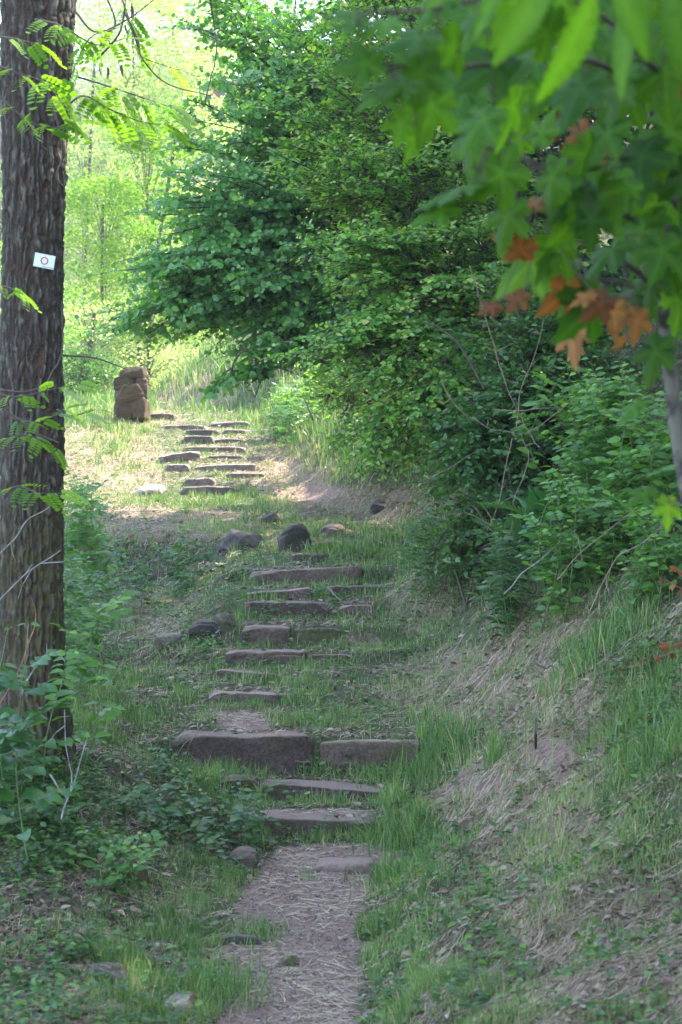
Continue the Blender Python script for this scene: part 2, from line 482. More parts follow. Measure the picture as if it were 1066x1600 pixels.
def ground(x, y, rough=True):
    x = np.asarray(x, float); y = np.asarray(y, float)
    zs = np.interp(y, sd, sz); zk = np.interp(y, kd, kz)
    xl = np.interp(y, *XL); xr = np.interp(y, *XR)
    wst = sstep(-.35, 0, x - xl) * (1 - sstep(-.1, .3, x - xr))
    z = zs + (zk - zs) * wst
    ul = np.clip(xl - x, 0, None)
    z = z + np.interp(y, *LH) * sstep(0, .95, ul) - .10 * np.clip(ul - 4, 0, 30) * (1 - sstep(50, 90, y)) 
    ur = np.clip(x - xr, 0, None)
    sl_ = np.interp(y, [0, 6, 7.5, 9, 10.5, 500], [.22, .28, .42, .66, .8, .8])
    bank = np.where(ur < .2, 2.0 * ur * ur, .08 + sl_ * (ur - .2))
    bank = np.where(ur > 3.0, .08 + sl_ * 2.8 + .45 * (ur - 3.0), bank)
    bank = np.where(ur > 16, .08 + sl_ * 2.8 + .45 * 13 + .1 * (ur - 16), bank)
    farfade = 1 - sstep(36, 50, y) * .9
    z = z + bank * farfade
    # dry-grass hummock beside the middle steps
    hx, hy = XD(655, 14.8), 14.9
    z = z + .2 * np.exp(-(((x - hx - .12) / .3) ** 2 + ((y - hy) / .45) ** 2))
    if rough:
        inpath = sstep(-.05, .15, x - xl) * (1 - sstep(-.15, .05, x - xr))
        am = .035 * (1 - .75 * inpath) + .12 * sstep(3, 8, np.abs(x)) + .5 * sstep(40, 80, y) + .03 * sstep(0, .5, ur)
        z = z + am * fbm(x * 2.2, y * 2.2, seed=3, oct=3) + .010 * fbm(x * 13, y * 13, seed=9, oct=2)
        z = z + (.11 * fbm(x * 1.3, y * 1.3, seed=21, oct=2) + .055 * fbm(x * 5, y * 5, seed=23, oct=3)) * (1 - inpath) * sstep(0, .4, ur)
        z = z + .035 * fbm(x * 4.5, y * 4.5, seed=24, oct=3) * sstep(0, .4, ul)
    return z

def dsolve(px, py, d, span=1.6):
    ds = np.arange(max(5.5, d - span), d + span, .01)
    g = ground((px - 533.0) / F * ds, ds)
    rz = (HZ - py) / F * ds
    k = np.where(g >= rz)[0]
    return float(ds[k[0]]) if len(k) else d

def gz(x, y): return float(ground(np.array([x]), np.array([y]))[0])
def project(x, y, z): return 533 + F * x / y, HZ - F * z / y

# paint list in photo rows/columns: (cx, cy, rx, ry, value) - what grows where, read off the photograph
def paint(px, py, base, blobs):
    v = np.full(np.shape(px), float(base))
    for cx, cy, rx, ry, val in blobs:
        q = np.sqrt(((px - cx) / rx) ** 2 + ((py - cy) / ry) ** 2)
        a = 1 - sstep(.65, 1.25, q)
        v = v * (1 - a) + val * a
    return v
PATH_L = ([1120, 1150, 1300, 1325, 1350, 1400, 1450, 1500, 1600, 1800], [600, 600, 600, 440, 415, 378, 352, 345, 335, 330])
PATH_R = ([1120, 1150, 1300, 1325, 1350, 1400, 1500, 1600, 1800], [600, 600, 600, 625, 622, 578, 560, 572, 590])
def pathmask(px, py, soft=14):
    n = fbm(px / 22., py / 12., seed=5, oct=3) * 26
    l = np.interp(py, *PATH_L); r = np.interp(py, *PATH_R)
    m = sstep(-soft, soft, px - l + n) * (1 - sstep(-soft, soft, px - r + n)) * (py > 1318)
    m2 = 1 - sstep(.6, 1.1, np.sqrt(((px - 375 + n) / 52) ** 2 + ((py - 1126) / 20) ** 2))
    m3 = .8 * (1 - sstep(.6, 1.1, np.sqrt(((px - 490 + n) / 110) ** 2 + ((py - 1238) / 18) ** 2)))
    m4 = .8 * (1 - sstep(.6, 1.1, np.sqrt(((px - 500 + n) / 110) ** 2 + ((py - 1270) / 8) ** 2)))
    m5 = .8 * (1 - sstep(.6, 1.1, np.sqrt(((px - 490 + n) / 60) ** 2 + ((py - 772) / 16) ** 2)))
    m6 = .8 * (1 - sstep(.6, 1.1, np.sqrt(((px - 740 + n) / 55) ** 2 + ((py - 1225) / 30) ** 2)))
    m7 = .9 * (1 - sstep(.6, 1.1, np.sqrt(((px - 860 + n) / 40) ** 2 + ((py - 1180) / 28) ** 2)))
    m8 = .6 * (1 - sstep(.6, 1.1, np.sqrt(((px - 560 + n) / 60) ** 2 + ((py - 1000) / 14) ** 2)))
    return np.max([m, m2, m3, m4, m5, m6, m7, m8], axis=0)
GREEN = [(250, 1500, 130, 110, 1.0), (330, 1400, 70, 70, 1.0), (110, 1440, 120, 60, .6), (60, 1560, 110, 70, .25), (60, 1330, 130, 90, .2), (190, 1350, 50, 40, .1), (250, 1260, 90, 70, .4),
         (180, 1110, 120, 60, 1.0), (310, 1120, 60, 30, .9), (120, 1010, 70, 70, .55), (240, 1000, 40, 60, .35), (470, 1108, 80, 28, 1.3), (560, 1130, 90, 36, 1.1), (690, 1180, 60, 55, 1.1),
         (620, 1300, 60, 50, 1.2), (610, 1480, 80, 150, 1.1), (440, 1245, 90, 14, .9), (560, 1250, 50, 14, .9), (480, 1220, 140, 10, .2), (750, 1075, 130, 60, .45), (860, 1150, 110, 90, .3), (780, 1250, 110, 50, .4),
         (900, 1400, 180, 110, .5), (760, 1480, 140, 130, .75), (930, 1560, 150, 70, .45), (1020, 1200, 70, 160, .85), (990, 1000, 110, 80, .8), (850, 960, 80, 50, .6), (650, 960, 60, 60, .9),
         (640, 850, 90, 40, 1.0), (560, 900, 70, 30, .9), (430, 860, 60, 30, .8), (300, 930, 70, 50, .7), (200, 870, 120, 40, .35), (230, 815, 170, 22, .1), (470, 822, 190, 20, 1.2), (330, 785, 170, 18, 1.4),
         (180, 735, 90, 50, .5), (220, 700, 50, 40, 1.3), (330, 710, 130, 60, .95), (150, 650, 110, 40, 1.6), (300, 612, 60, 22, .35), (360, 590, 120, 50, 1.1), (440, 650, 60, 60, 1.1), (440, 735, 70, 40, .45),
         (560, 790, 130, 30, .3), (530, 680, 80, 70, .9), (600, 810, 60, 25, .5)]
DRY = [(480, 1500, 150, 200, .3), (60, 1570, 120, 60, .6), (80, 1340, 140, 60, .4), (750, 1080, 150, 70, .8), (880, 1130, 110, 90, 1.0), (800, 1240, 150, 70, .85), (900, 1400, 180, 120, .75), (920, 1550, 160, 80, .8),
       (700, 1500, 60, 90, .3), (660, 940, 60, 60, .5), (850, 970, 90, 50, .6), (230, 820, 190, 26, .9), (250, 960, 70, 50, .55), (160, 725, 110, 60, .95), (220, 655, 70, 15, .9), (300, 612, 70, 24, 1.0), (450, 735, 80, 45, .9),
       (330, 710, 90, 60, .35), (560, 790, 140, 35, .6), (390, 1120, 60, 20, .5), (1000, 1250, 70, 150, .3)]
TALL = [(250, 1520, 120, 90, 1.5), (690, 1180, 70, 60, 2.6), (630, 1300, 60, 50, 2.0), (1020, 1180, 80, 200, 1.45), (990, 980, 120, 80, 1.4), (850, 1300, 150, 300, 1.15), (620, 1480, 60, 130, 1.5), (640, 850, 100, 40, 1.6), (360, 590, 130, 55, 3.0),
        (150, 630, 90, 40, 2.0), (440, 650, 60, 60, 2.4), (530, 680, 90, 70, 2.6), (470, 1108, 80, 30, 1.2), (180, 1100, 120, 60, 1.4), (200, 700, 60, 50, 1.6), (360, 1240, 60, 30, 1.7), (330, 710, 130, 60, .75)]
WEED = [(60, 1330, 150, 130, .9), (280, 1270, 110, 70, .8), (110, 1020, 100, 110, .7), (200, 880, 130, 60, .7), (480, 955, 100, 26, .9), (310, 1000, 40, 50, .8), (60, 1500, 110, 80, .5), (880, 900, 150, 80, 1.0), (1000, 1050, 90, 120, .7),
        (560, 640, 120, 110, .8), (800, 930, 160, 40, 1.0), (690, 850, 60, 60, 1.0), (960, 900, 120, 60, 1.0), (700, 860, 60, 60, .7), (900, 1480, 180, 160, .2), (130, 760, 60, 90, .8)]

xs = np.unique(np.concatenate([np.arange(-4.6, 6.0, .045), -4.6 - np.geomspace(.1, 150, 30), 6.0 + np.geomspace(.1, 150, 30)]))
ys = np.unique(np.concatenate([np.arange(5.0, 19.0, .04), np.arange(19.0, 33, .07), 5.0 - np.geomspace(.1, 70, 20), 33 + np.geomspace(.1, 170, 46)]))
X, Y = np.meshgrid(xs, ys)
Z = ground(X, Y)
nx, ny = len(xs), len(ys)
ii = (np.arange(ny - 1)[:, None] * nx + np.arange(nx - 1)[None]).ravel()
gf = np.stack([ii, ii + 1, ii + nx + 1, ii + nx], 1)
Yc = np.clip(Y, 2, None)
PX, PY = project(X, Yc, Z)
a_path = pathmask(PX, PY); a_dry = paint(PX, PY, .25, DRY); a_green = np.clip(paint(PX, PY, .6, GREEN), 0, 1)
for a_ in (a_path, a_dry): a_[Y < 4] = 0
np_mesh('ground', np.stack([X, Y, Z], -1).reshape(-1, 3), [gf], M['ground'], None, True,
        {'path': a_path.ravel(), 'dry': a_dry.ravel(), 'green': a_green.ravel()})
tag(bpy.data.objects['ground'], kind='structure')

# ------------------------------------------------------------------ stones
def cube_sphere(n):
    t = np.linspace(-1, 1, n)
    A, B = np.meshgrid(t, t)
    V = []; Fc = []; off = 0
    for ax in range(3):
        for sg in (-1, 1):
            p = np.zeros((n, n, 3)); p[..., ax] = sg
            p[..., (ax + 1) % 3] = A; p[..., (ax + 2) % 3] = B
            V.append(p.reshape(-1, 3))
            i = (np.arange(n - 1)[:, None] * n + np.arange(n - 1)[None]).ravel()
            q = np.stack([i, i + 1, i + n + 1, i + n], 1)
            if sg < 0: q = q[:, ::-1]
            Fc.append(q + off); off += n * n
    V = np.concatenate(V); Fc = np.concatenate(Fc)
    key = np.round(V * 1e5).astype(np.int64)
    _, idx, inv = np.unique(key, axis=0, return_index=True, return_inverse=True)
    return V[idx], inv.reshape(-1)[Fc]
_CS = {}
FOOT = []       # footprints, so that grass does not grow through stone
def rock_mesh(name, center, size, seed, mat, parent=None, box=6, n=20, rough=.10, yaw=0, roll=0, pitch=0, bend=0, local=False, facets=5, cut=(.8, .96), endchip=.25, wave=.3):
    if n not in _CS: _CS[n] = cube_sphere(n)
    v, f = _CS[n]
    v = v.copy()
    q = v / (np.sum(np.abs(v) ** box, 1) ** (1. / box))[:, None]
    s = np.array(size) / 2.
    p = q * s
    m = min(s)
    sc = 1.0 / max(.05, m * 2.2)
    d1 = fbm(p[:, 0] * sc * .55 + seed * 7.1, p[:, 1] * sc * .8, p[:, 2] * sc * .8, seed=seed, oct=3)
    d2 = fbm(p[:, 0] * sc * 3 + seed, p[:, 1] * sc * 3, p[:, 2] * sc * 3, seed=seed + 50, oct=2)
    nr = nrm(q ** 3 / s + q * .3)
    rsl = np.random.default_rng(seed * 13 + 1)
    for k in range(facets):                      # knock flat facets and chips off the block
        nv = rsl.normal(0, 1, 3) * [1, .8, .8]; nv[2] = abs(nv[2]); nv = nrm(nv)
        sup = np.max(p @ nv)
        off = sup * rsl.uniform(*cut)
        dd = p @ nv - off
        p = p - nv * (np.clip(dd, 0, None) * .93)[:, None]
    ab = fbm(p[:, 0] * 9 + seed * 3.3, p[:, 1] * 9, p[:, 2] * 14, seed=seed + 70, oct=4)
    ab = ab * .7 - .5 * (1 - sstep(0, .1, np.abs(vnoise(p[:, 0] * 5 + seed, p[:, 1] * 5, p[:, 2] * 9, seed=seed + 71)))) * (vnoise(p[:, 0] * 3, p[:, 1] * 3, p[:, 2] * 3, seed=seed + 72) > 0)
    p = p + nr * (d1 * rough * 1.3 * m + d2 * rough * .25 * m + ab * min(.016, m * .16))[:, None]
    # chipped corners at the ends
    e = np.abs(q[:, 0]) ** 4
    p[:, 2] -= e * m * endchip * (1 + vnoise(q[:, 0] * 3 + seed, q[:, 1] * 2, q[:, 2], seed=seed)) * (p[:, 2] > 0)
    p[:, 2] += bend * (p[:, 0] / s[0]) ** 2 + wave * m * vnoise(p[:, 0] * 3.1 + seed * 3, np.zeros(len(p)), seed=seed + 9)* min(1, rough * 5)
    cy, sy = math.cos(yaw), math.sin(yaw); cr, sr = math.cos(roll), math.sin(roll); cp, sp = math.cos(pitch), math.sin(pitch)
    p = p @ np.array([[1, 0, 0], [0, cp, sp], [0, -sp, cp]])
    p = p @ np.array([[cr, 0, -sr], [0, 1, 0], [sr, 0, cr]])
    p = p @ np.array([[cy, sy, 0], [-sy, cy, 0], [0, 0, 1]])
    o = np_mesh(name, p, [f], mat, parent, True)
    o.location = tuple(float(c) for c in center)
    return o

def slab(label, x0, x1, yt, yb, d, depth=.34, seed=1, mat='stone', group='old sandstone blocks forming the steps', n=34, slope=0, rough=.11, yaw=0, name='stone_step', cat='stone step', box=18, sink=.08, extra_h=0):
    rough *= .75
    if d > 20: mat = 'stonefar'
    w_ = (x1 - x0) / F * d
    h = (yb - yt) / F * d + sink
    xc = XD((x0 + x1) / 2, d)
    zt = (HZ - yt) / F * d
    roll = -math.atan(slope)
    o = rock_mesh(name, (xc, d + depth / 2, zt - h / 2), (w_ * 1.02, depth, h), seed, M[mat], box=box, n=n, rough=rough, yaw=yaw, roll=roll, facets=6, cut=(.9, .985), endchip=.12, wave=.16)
    tag(o, label, cat, group)
    FOOT.append((xc, d + depth / 2, w_ / 2, depth / 2, yaw))
    return o
S = slab
S('lowest step stone above the bare path, long and level with a dark front', 392, 604, 1279, 1306, 10.0, .36, 11, slope=-.04)
S('flat worn tread stone lying between the lowest step and the two tall blocks', 405, 604, 1229, 1247, 10.55, .30, 12, slope=-.07)
S('small slab end showing left of the flat worn tread below the tall blocks', 345, 402, 1216, 1236, 10.6, .2, 13)
S('tallest long block with a rounded face, left of the gap in the big step', 270, 489, 1148, 1212, 11.1, .36, 14, n=30, rough=.09)
S('right block of the big step, right of the gap, with a dark grass-fringed face', 502, 656, 1158, 1214, 11.12, .34, 15, n=28, slope=.02)
S('smooth flat step slab just above the bare patch over the tall blocks', 326, 431, 1083, 1101, 12.2, .32, 16, slope=-.03)
S('short stone butted to the right end of the smooth flat slab', 434, 460, 1085, 1097, 12.25, .26, 17, n=24)
S('thin slanting edging stone half sunk in grass above the smooth flat slab', 335, 440, 1051, 1062, 12.8, .22, 18, slope=-.08, rough=.16)
S('low narrow stone strip continuing the thin slanting edging to the right', 442, 507, 1058, 1066, 12.85, .2, 19, n=24)
S('thick step block with straw hanging over its hollowed front', 352, 479, 1017, 1045, 13.4, .34, 20)
S('sunken stone strip right of the straw-hung step block', 482, 550, 1022, 1032, 13.45, .24, 21, n=24)
S('square-faced upright block, the cleanest cut in the flight', 375, 454, 977, 1013, 14.0, .32, 22, box=10, rough=.06)
S('weed-covered low step stone right of the square-faced block', 461, 531, 982, 994, 14.05, .26, 23, n=24)
S('long step block with a leafy weed patch growing along its foot', 382, 512, 940, 966, 14.6, .3, 24)
S('small stone with a dry root across it, right of the weed patch step', 531, 582, 945, 959, 14.65, .26, 25, n=24)
S('humped step stone rising to a knob at its right end', 385, 487, 921, 938, 15.1, .3, 26, rough=.2, slope=.06)
S('thin grassy stone strip to the right of the humped stone', 507, 624, 915, 927, 15.2, .24, 27, n=24, rough=.16)
S('long tilted top step of the middle flight, higher at its right end', 383, 565, 888, 912, 15.8, .32, 28, slope=.06, n=26)
S('short stone half hidden in grass right below the standing boulder', 457, 512, 865, 880, 16.6, .3, 29, n=24)
S('step stone right of the standing boulder, grass along its foot', 487, 578, 845, 863, 17.4, .32, 30)
S('lowest pale step edge of the far flight with roots across it', 286, 369, 761, 773, 21.0, .3, 31, n=24, rough=.18)
S('short crumbled stone just above the rooty lowest far step', 289, 334, 748, 759, 21.5, .28, 32, n=24, rough=.2)
S('thin stone at the right side of the far flight, below the dark long one', 352, 415, 739, 748, 22.0, .28, 33, n=24)
S('long dark step stone in the lower half of the far flight', 305, 399, 726, 739, 22.4, .3, 34, n=24, slope=.04)
S('small dark stone left of the long dark far step', 260, 296, 726, 735, 22.3, .28, 35, n=24)
S('tilted angular stone at the left edge of the far flight', 245, 308, 708, 723, 22.9, .35, 36, n=24, rough=.2, slope=.12, yaw=.3)
S('squarish dark step stone right of the tilted angular one', 326, 378, 712, 725, 23.0, .3, 37, n=24)
S('narrow level step in the middle of the far flight', 286, 384, 698, 708, 23.5, .28, 38, n=24)
S('lumpy step stone left of centre in the upper far flight', 288, 334, 681, 693, 24.1, .3, 39, n=24, rough=.18)
S('low strip stone right of the lumpy upper far step', 335, 380, 685, 693, 24.15, .26, 40, n=24)
S('flat wide stone at the left of the top far steps', 254, 324, 664, 673, 25.0, .3, 41, n=24)
S('small stone tucked under the flat wide stone of the top far steps', 291, 345, 671, 680, 24.65, .28, 42, n=24)
S('low stone at the right below the topmost far step', 350, 391, 671, 681, 24.7, .28, 43, n=24)
S('topmost step stone of the far flight, dark with a level edge', 328, 392, 659, 669, 25.35, .3, 44, n=24)
S('thin dark stone in the grass beside the foot of the mossy pillar', 234, 273, 646, 655, 26.0, .3, 45, n=24)

def boulder(label, x0, x1, yt, yb, d, seed, mat='stone', box=2.6, rough=.25, depthf=.8, yaw=0, roll=0, name='boulder', cat='rock', n=30, sink=.16, group=None):
    d = dsolve((x0 + x1) / 2, yb - 2, d, 1.2)
    w_ = (x1 - x0) / F * d; h = (yb - yt) / F * d + sink
    zt = (HZ - yt) / F * d
    o = rock_mesh(name, (XD((x0 + x1) / 2, d), d + w_ * depthf / 2, zt - h / 2), (w_, w_ * depthf, h), seed, M[mat], box=box, n=n, rough=rough, yaw=yaw, roll=roll, facets=8, cut=(.8, .97))
    tag(o, label, cat, group)
    FOOT.append((XD((x0 + x1) / 2, d), d + w_ * depthf / 2, w_ * .4, w_ * depthf * .4, 0))
    return o
boulder('standing dark boulder with a pale top beside the upper steps', 437, 485, 819, 868, 16.7, 65, 'stonedark', 4, .2, .9, .2, roll=-.12, n=30)
boulder('small black pointed rock in the grass above the standing boulder', 408, 441, 802, 822, 18.2, 62, 'stonedark', 2.6, .35, roll=-.35)
boulder('mossy dark rock half buried left of the standing boulder', 347, 411, 828, 862, 16.8, 63, 'stonedark', 3, .3)
boulder('low brown rock behind the standing boulder', 495, 543, 819, 836, 18.4, 64, 'stone', 3, .25)
boulder('rough dark block in the left bank beside the square-faced step', 290, 348, 971, 1010, 14.0, 65, 'stonedark', 4, .25)
boulder('rounded weathered rock under dry grass left of the steps', 325, 370, 962, 985, 14.4, 66, 'stonemoss', 3, .25)
boulder('rounded brown rock at the grass edge left of the path, below the lowest step', 352, 409, 1323, 1356, 9.55, 67, 'stone', 2.6, .2)
boulder('small pale pointed stone in the middle of the dirt path', 430, 473, 1484, 1514, 8.15, 68, 'stone', 2.8, .3, n=22)
boulder('grey stone sunk in grass at the bottom left beside the path', 246, 318, 1556, 1596, 7.75, 69, 'stonemoss', 3, .2, n=24)
boulder('flat embedded rock worn smooth in the path below the steps', 474, 606, 1343, 1368, 9.35, 70, 'stone', 3, .14, .55, n=26, sink=.1)
boulder('thin dark edging stone across the left of the dirt path', 338, 412, 1463, 1478, 8.45, 71, 'stonedark', 4, .2, .3)
boulder('pale flat rock in dry grass left of the far steps', 202, 262, 757, 777, 20.9, 72, 'stonepale', 2.6, .2)
boulder('mossy yellow-green mound of stone in the weeds at lower left', 168, 232, 1343, 1385, 9.1, 73, 'stonemoss', 2.5, .25, n=22)
boulder('dark weathered stump of rock under the overhanging bush', 578, 608, 778, 802, 18.9, 74, 'stonedark', 3.5, .3)
boulder('dark earthy rock in the weedy bank below the tall block, left side', 255, 318, 1262, 1300, 10.1, 75, 'stonedark', 3, .3)
boulder('mossy low stone in dead stalks near the bottom left corner', 120, 205, 1515, 1545, 8.0, 76, 'stonemoss', 2.5, .25, n=22)
boulder('rock with orange moss in the small earth bank left of the steps', 235, 290, 984, 1016, 13.6, 78, 'stonemoss', 4, .2)

# mossy pillar of stacked stones at the far bend
pil = thing('stone_pillar', 'moss-covered pillar of stacked stones at the far bend of the path', 'stone pillar', P(207, 652, 25.6))
for k, (cx, cy, ww, hh, dy, yw) in enumerate([(207, 622, 38, 70, .08, 0), (193, 643, 28, 30, 0, .2), (219, 638, 24, 34, .02, -.15), (203, 617, 44, 25, 0, .08), (220, 605, 20, 34, .03, .2), (195, 598, 32, 22, .02, -.2), (208, 586, 42, 17, .04, .1)]):
    c = P(cx, cy, 25.6) - P(207, 652, 25.6)
    rock_mesh('block', c + np.array([0, dy, 0]), (ww / F * 25.6, .34, hh / F * 25.6 * 1.05), 80 + k, M['pillar'], pil, box=7, rough=.34, n=34, facets=7, cut=(.8, .97), endchip=.15, wave=.25, yaw=yw, roll=.06 * (-1) ** k)

# ------------------------------------------------------------------ robinia tree with waymark
TD = 10.0
def robinia():
    base = np.array([XD(55, TD), TD, -1.15])
    root = thing('robinia_tree', 'thick furrowed robinia trunk with moss and a waymark at the left edge', 'tree', base)
    zt = np.array([-1.25, -1.0, -.8, -.5, 0, .6, 1.2, 1.8, 2.3, 2.8, 3.2, 3.9, 5, 6.5])
    cx = np.array([55, 54, 53, 51, 49, 49, 49, 51, 54, 58, 61, 64, 70, 80.])
    rd = np.array([62, 56, 52, 49, 48, 48, 47, 46.5, 49, 54, 57, 50, 40, 30.]) / F * TD
    nz, na = 900, 200
    z = np.linspace(-1.25, 6.2, nz); a = np.linspace(0, 2 * math.pi, na, endpoint=False)
    A, Zz = np.meshgrid(a, z)
    cxx = XD(np.interp(z, zt, cx), TD)[:, None]; rr = np.interp(z, zt, rd)[:, None]
    ca, sa = np.cos(A), np.sin(A)
    wob = .25 * fbm(ca * 1.5, sa * 1.5, Zz * 1.2, seed=33, oct=2)
    # interlacing ridges: warped angular stripes
    ph = A * 11 + 2.2 * vnoise(ca * 2, sa * 2, Zz * 2.2, seed=31) + 1.3 * vnoise(ca * 4, sa * 4, Zz * 6, seed=32) + .8 * vnoise(ca * 8, sa * 8, Zz * 20, seed=35)
    ridge = np.abs(np.sin(ph))
    ridge2 = np.abs(np.sin(ph * 1.7 + 2 * vnoise(ca * 3, sa * 3, Zz * 3, seed=37)))
    brk = fbm(ca * 9, sa * 9, Zz * 9, seed=34, oct=3)
    plate = fbm(ca * 14, sa * 14, Zz * 26, seed=38, oct=3)
    crack = np.abs(vnoise(ca * 5, sa * 5, Zz * 14, seed=39))
    h = .5 * ridge ** .8 + .22 * ridge2 + .28 * brk + .5 * plate - .25 * (1 - sstep(0, .12, crack))
    flare = sstep(-.5, -1.2, Zz) * .25 * (.5 + .5 * np.sin(A * 5 + 1))
    R = rr * (1 + wob * .2 + flare) + (h - .5) * .034
    V = np.stack([cxx + R * ca - base[0], TD + R * sa - base[1], Zz - base[2]], -1).reshape(-1, 3)
    i = np.arange(nz - 1)[:, None] * na; j = np.arange(na)[None]; k = (j + 1) % na
    Fq = np.stack([i + j, i + k, i + na + k, i + na + j], -1).reshape(-1, 4)
    moss = np.clip(sstep(.9, -.3, Zz) * (.5 + .6 * np.cos(A + .4)) + sstep(.6, 0, Zz) * .35, 0, 1)
    np_mesh('trunk', V, [Fq], M['bark'], root, True, {'height': np.clip(h, 0, 1).ravel(), 'moss': moss.ravel()})
    # limbs and crown above the frame, small low sprays in the frame
    TS = [Tubes()]; L = Leaves()
    class _T:
        def add(self, *a, **k): TS[-1].add(*a, **k)
    T = _T()
    b2 = lambda p: np.asarray(p) - base
    T.add(b2(curve_pts([P(25, 130, TD), P(8, 150, TD), P(-10, 120, TD - .05), P(-40, 60, TD - .1)], 6)), np.linspace(.035, .02, 19), 8)
    TS.append(Tubes())
    T.add(b2(curve_pts([P(18, 640, TD), P(8, 618, TD - .1), P(-8, 600, TD - .1), P(-60, 560, TD - .2)], 6)), np.linspace(.022, .012, 19), 7)
    rs = np.random.default_rng(5)
    def frond(p, dirv, size, droop=.0, r=None):
        y = nrm(np.asarray(dirv) + np.array([0, 0, -droop]))
        n = nrm(np.array([0, 0, 1.]) + rs.normal(0, .35, 3))
        L.add(b2(p), y, n, size, rs.random() if r is None else r)
    def spray(pts, r0=.006, step=.07, size=.17, d_=None, start=.2):
        TS.append(Tubes())
        c = curve_pts(pts, 8)
        T.add(b2(c), np.linspace(r0, .002, len(c)), 5)
        seg = np.linalg.norm(np.diff(c, axis=0), axis=1); cum = np.concatenate([[0], np.cumsum(seg)])
        s_ = start * cum[-1]; sg = 1
        while s_ < cum[-1]:
            q = np.array([np.interp(s_, cum, c[:, m_]) for m_ in range(3)])
            t = nrm(np.array([np.interp(min(s_ + .02, cum[-1]), cum, c[:, m_]) for m_ in range(3)]) - q + 1e-6)
            side = nrm(np.cross(t, [0, 0, 1]) + 1e-6) * sg
            frond(q, t * .5 + side * .9 + rs.normal(0, .2, 3), size * rs.uniform(.75, 1.2), .25)
            sg = -sg; s_ += step * rs.uniform(.7, 1.3)
        frond(c[-1], nrm(c[-1] - c[-4]), size, .2)
    # sprays in front of trunk and to its right (rows/columns read off the photo)
    spray([P(55, 30, 9.2), P(95, 40, 9.0), P(150, 70, 8.9), P(195, 60, 8.9)], size=.15)
    spray([P(-10, 100, 8.8), P(30, 115, 8.7), P(70, 130, 8.6), P(110, 175, 8.5)], size=.16)
    spray([P(0, 150, 8.7), P(40, 185, 8.6), P(80, 200, 8.5), P(120, 190, 8.5)], size=.16)
    spray([P(-20, 55, 8.8), P(20, 60, 8.7), P(60, 70, 8.7)], size=.14)
    spray([P(95, 175, 9), P(130, 150, 9), P(170, 170, 8.9), P(220, 190, 8.9), P(250, 195, 8.9)], size=.17, step=.06)
    spray([P(160, -20, 9.2), P(180, 40, 9.1), P(140, 60, 9), P(110, 120, 9)], size=.15)
    spray([P(185, -20, 9.6), P(215, 70, 9.5), P(225, 90, 9.5), P(280, 110, 9.4)], size=.15)
    spray([P(120, 120, 9.3), P(170, 135, 9.3), P(215, 150, 9.2), P(260, 165, 9.2)], size=.18, step=.06)
    spray([P(-10, 445, 9.2), P(15, 450, 9.2), P(35, 460, 9.1)], size=.11, step=.05)
    spray([P(-10, 615, 9.2), P(30, 620, 9.1), P(75, 610, 9.1), P(120, 600, 9.0)], size=.13, step=.06)
    spray([P(20, 650, 9.2), P(50, 660, 9.1), P(85, 650, 9.0), P(100, 640, 9)], size=.12, step=.05)
    spray([P(0, 690, 9.2), P(35, 680, 9.1), P(70, 690, 9.0), P(85, 700, 9)], size=.12, step=.05)
    spray([P(0, 770, 9.2), P(30, 760, 9.1), P(60, 770, 9.0), P(90, 770, 9)], size=.13, step=.05)
    spray([P(90, 640, 9.3), P(110, 650, 9.2), P(150, 640, 9.1)], size=.12, step=.05)
    # arching bare twigs
    for pts in ([P(115, 15, 9.3), P(150, 50, 9.2), P(200, 30, 9.2), P(240, 0, 9.2)], [P(150, 95, 9.2), P(185, 55, 9.2), P(195, 15, 9.2), P(195, -20, 9.2)],
                [P(60, 110, 8.8), P(85, 170, 8.8), P(98, 240, 8.8), P(88, 275, 8.8), P(101, 292, 8.8)], [P(0, 610, 9.1), P(40, 612, 9.1), P(78, 600, 9.1)], [P(0, 635, 9.1), P(45, 670, 9.1), P(92, 692, 9.0)],
                [P(70, 610, 9.3), P(80, 585, 9.3), P(97, 550, 9.3), P(97, 470, 9.3)], [P(195, 20, 9.4), P(215, 60, 9.4), P(222, 90, 9.4), P(260, 130, 9.4), P(330, 150, 9.4)],
                [P(98, 555, 11), P(150, 560, 11), P(200, 578, 11)]):
        TS.append(Tubes()); c = curve_pts(pts, 8); T.add(b2(c), np.linspace(.007, .003, len(c)), 5)
    # big limbs above the frame, with a loose crown
    top = np.array([XD(68, TD), TD, 5.0])
    for kk in range(6):
        TS.append(Tubes())
        ang = rs.uniform(0, 2 * math.pi) if kk > 3 else [-.2, .6, 1.4, -1.2][kk]
        ln = rs.uniform(2.2, 4.2)
        e = top + np.array([math.cos(ang) * ln, math.sin(ang) * ln, rs.uniform(.3, 4.0)])
        mid = (top + e) / 2 + np.array([0, 0, .8])
        c = curve_pts([top - np.array([0, 0, rs.uniform(0, 1)]), mid, e], 10)
        T.add(b2(c), np.linspace(.07, .015, len(c)), 7)
        for m_ in range(34):
            q = c[rs.integers(6, len(c))] + rs.normal(0, .15, 3)
            e2 = q + nrm(rs.normal(0, 1, 3) * [1, 1, .5]) * rs.uniform(.4, 1.0)
            T.add(b2([q, (q + e2) / 2 + [0, 0, .06], e2]), [.01, .006, .003], 3)
            for u in np.linspace(.2, 1, 9):
                pp = q + (e2 - q) * u
                if pp[2] < HZ / F * pp[1] + .35 and pp[1] > 5: continue
                frond(pp, rs.normal(0, 1, 3) * [1, 1, .4], rs.uniform(.2, .3), .25)
    for t_ in TS: t_.build('branch', M['twig'], root)
    L.build('foliage', PINN, M['robinia'], root)
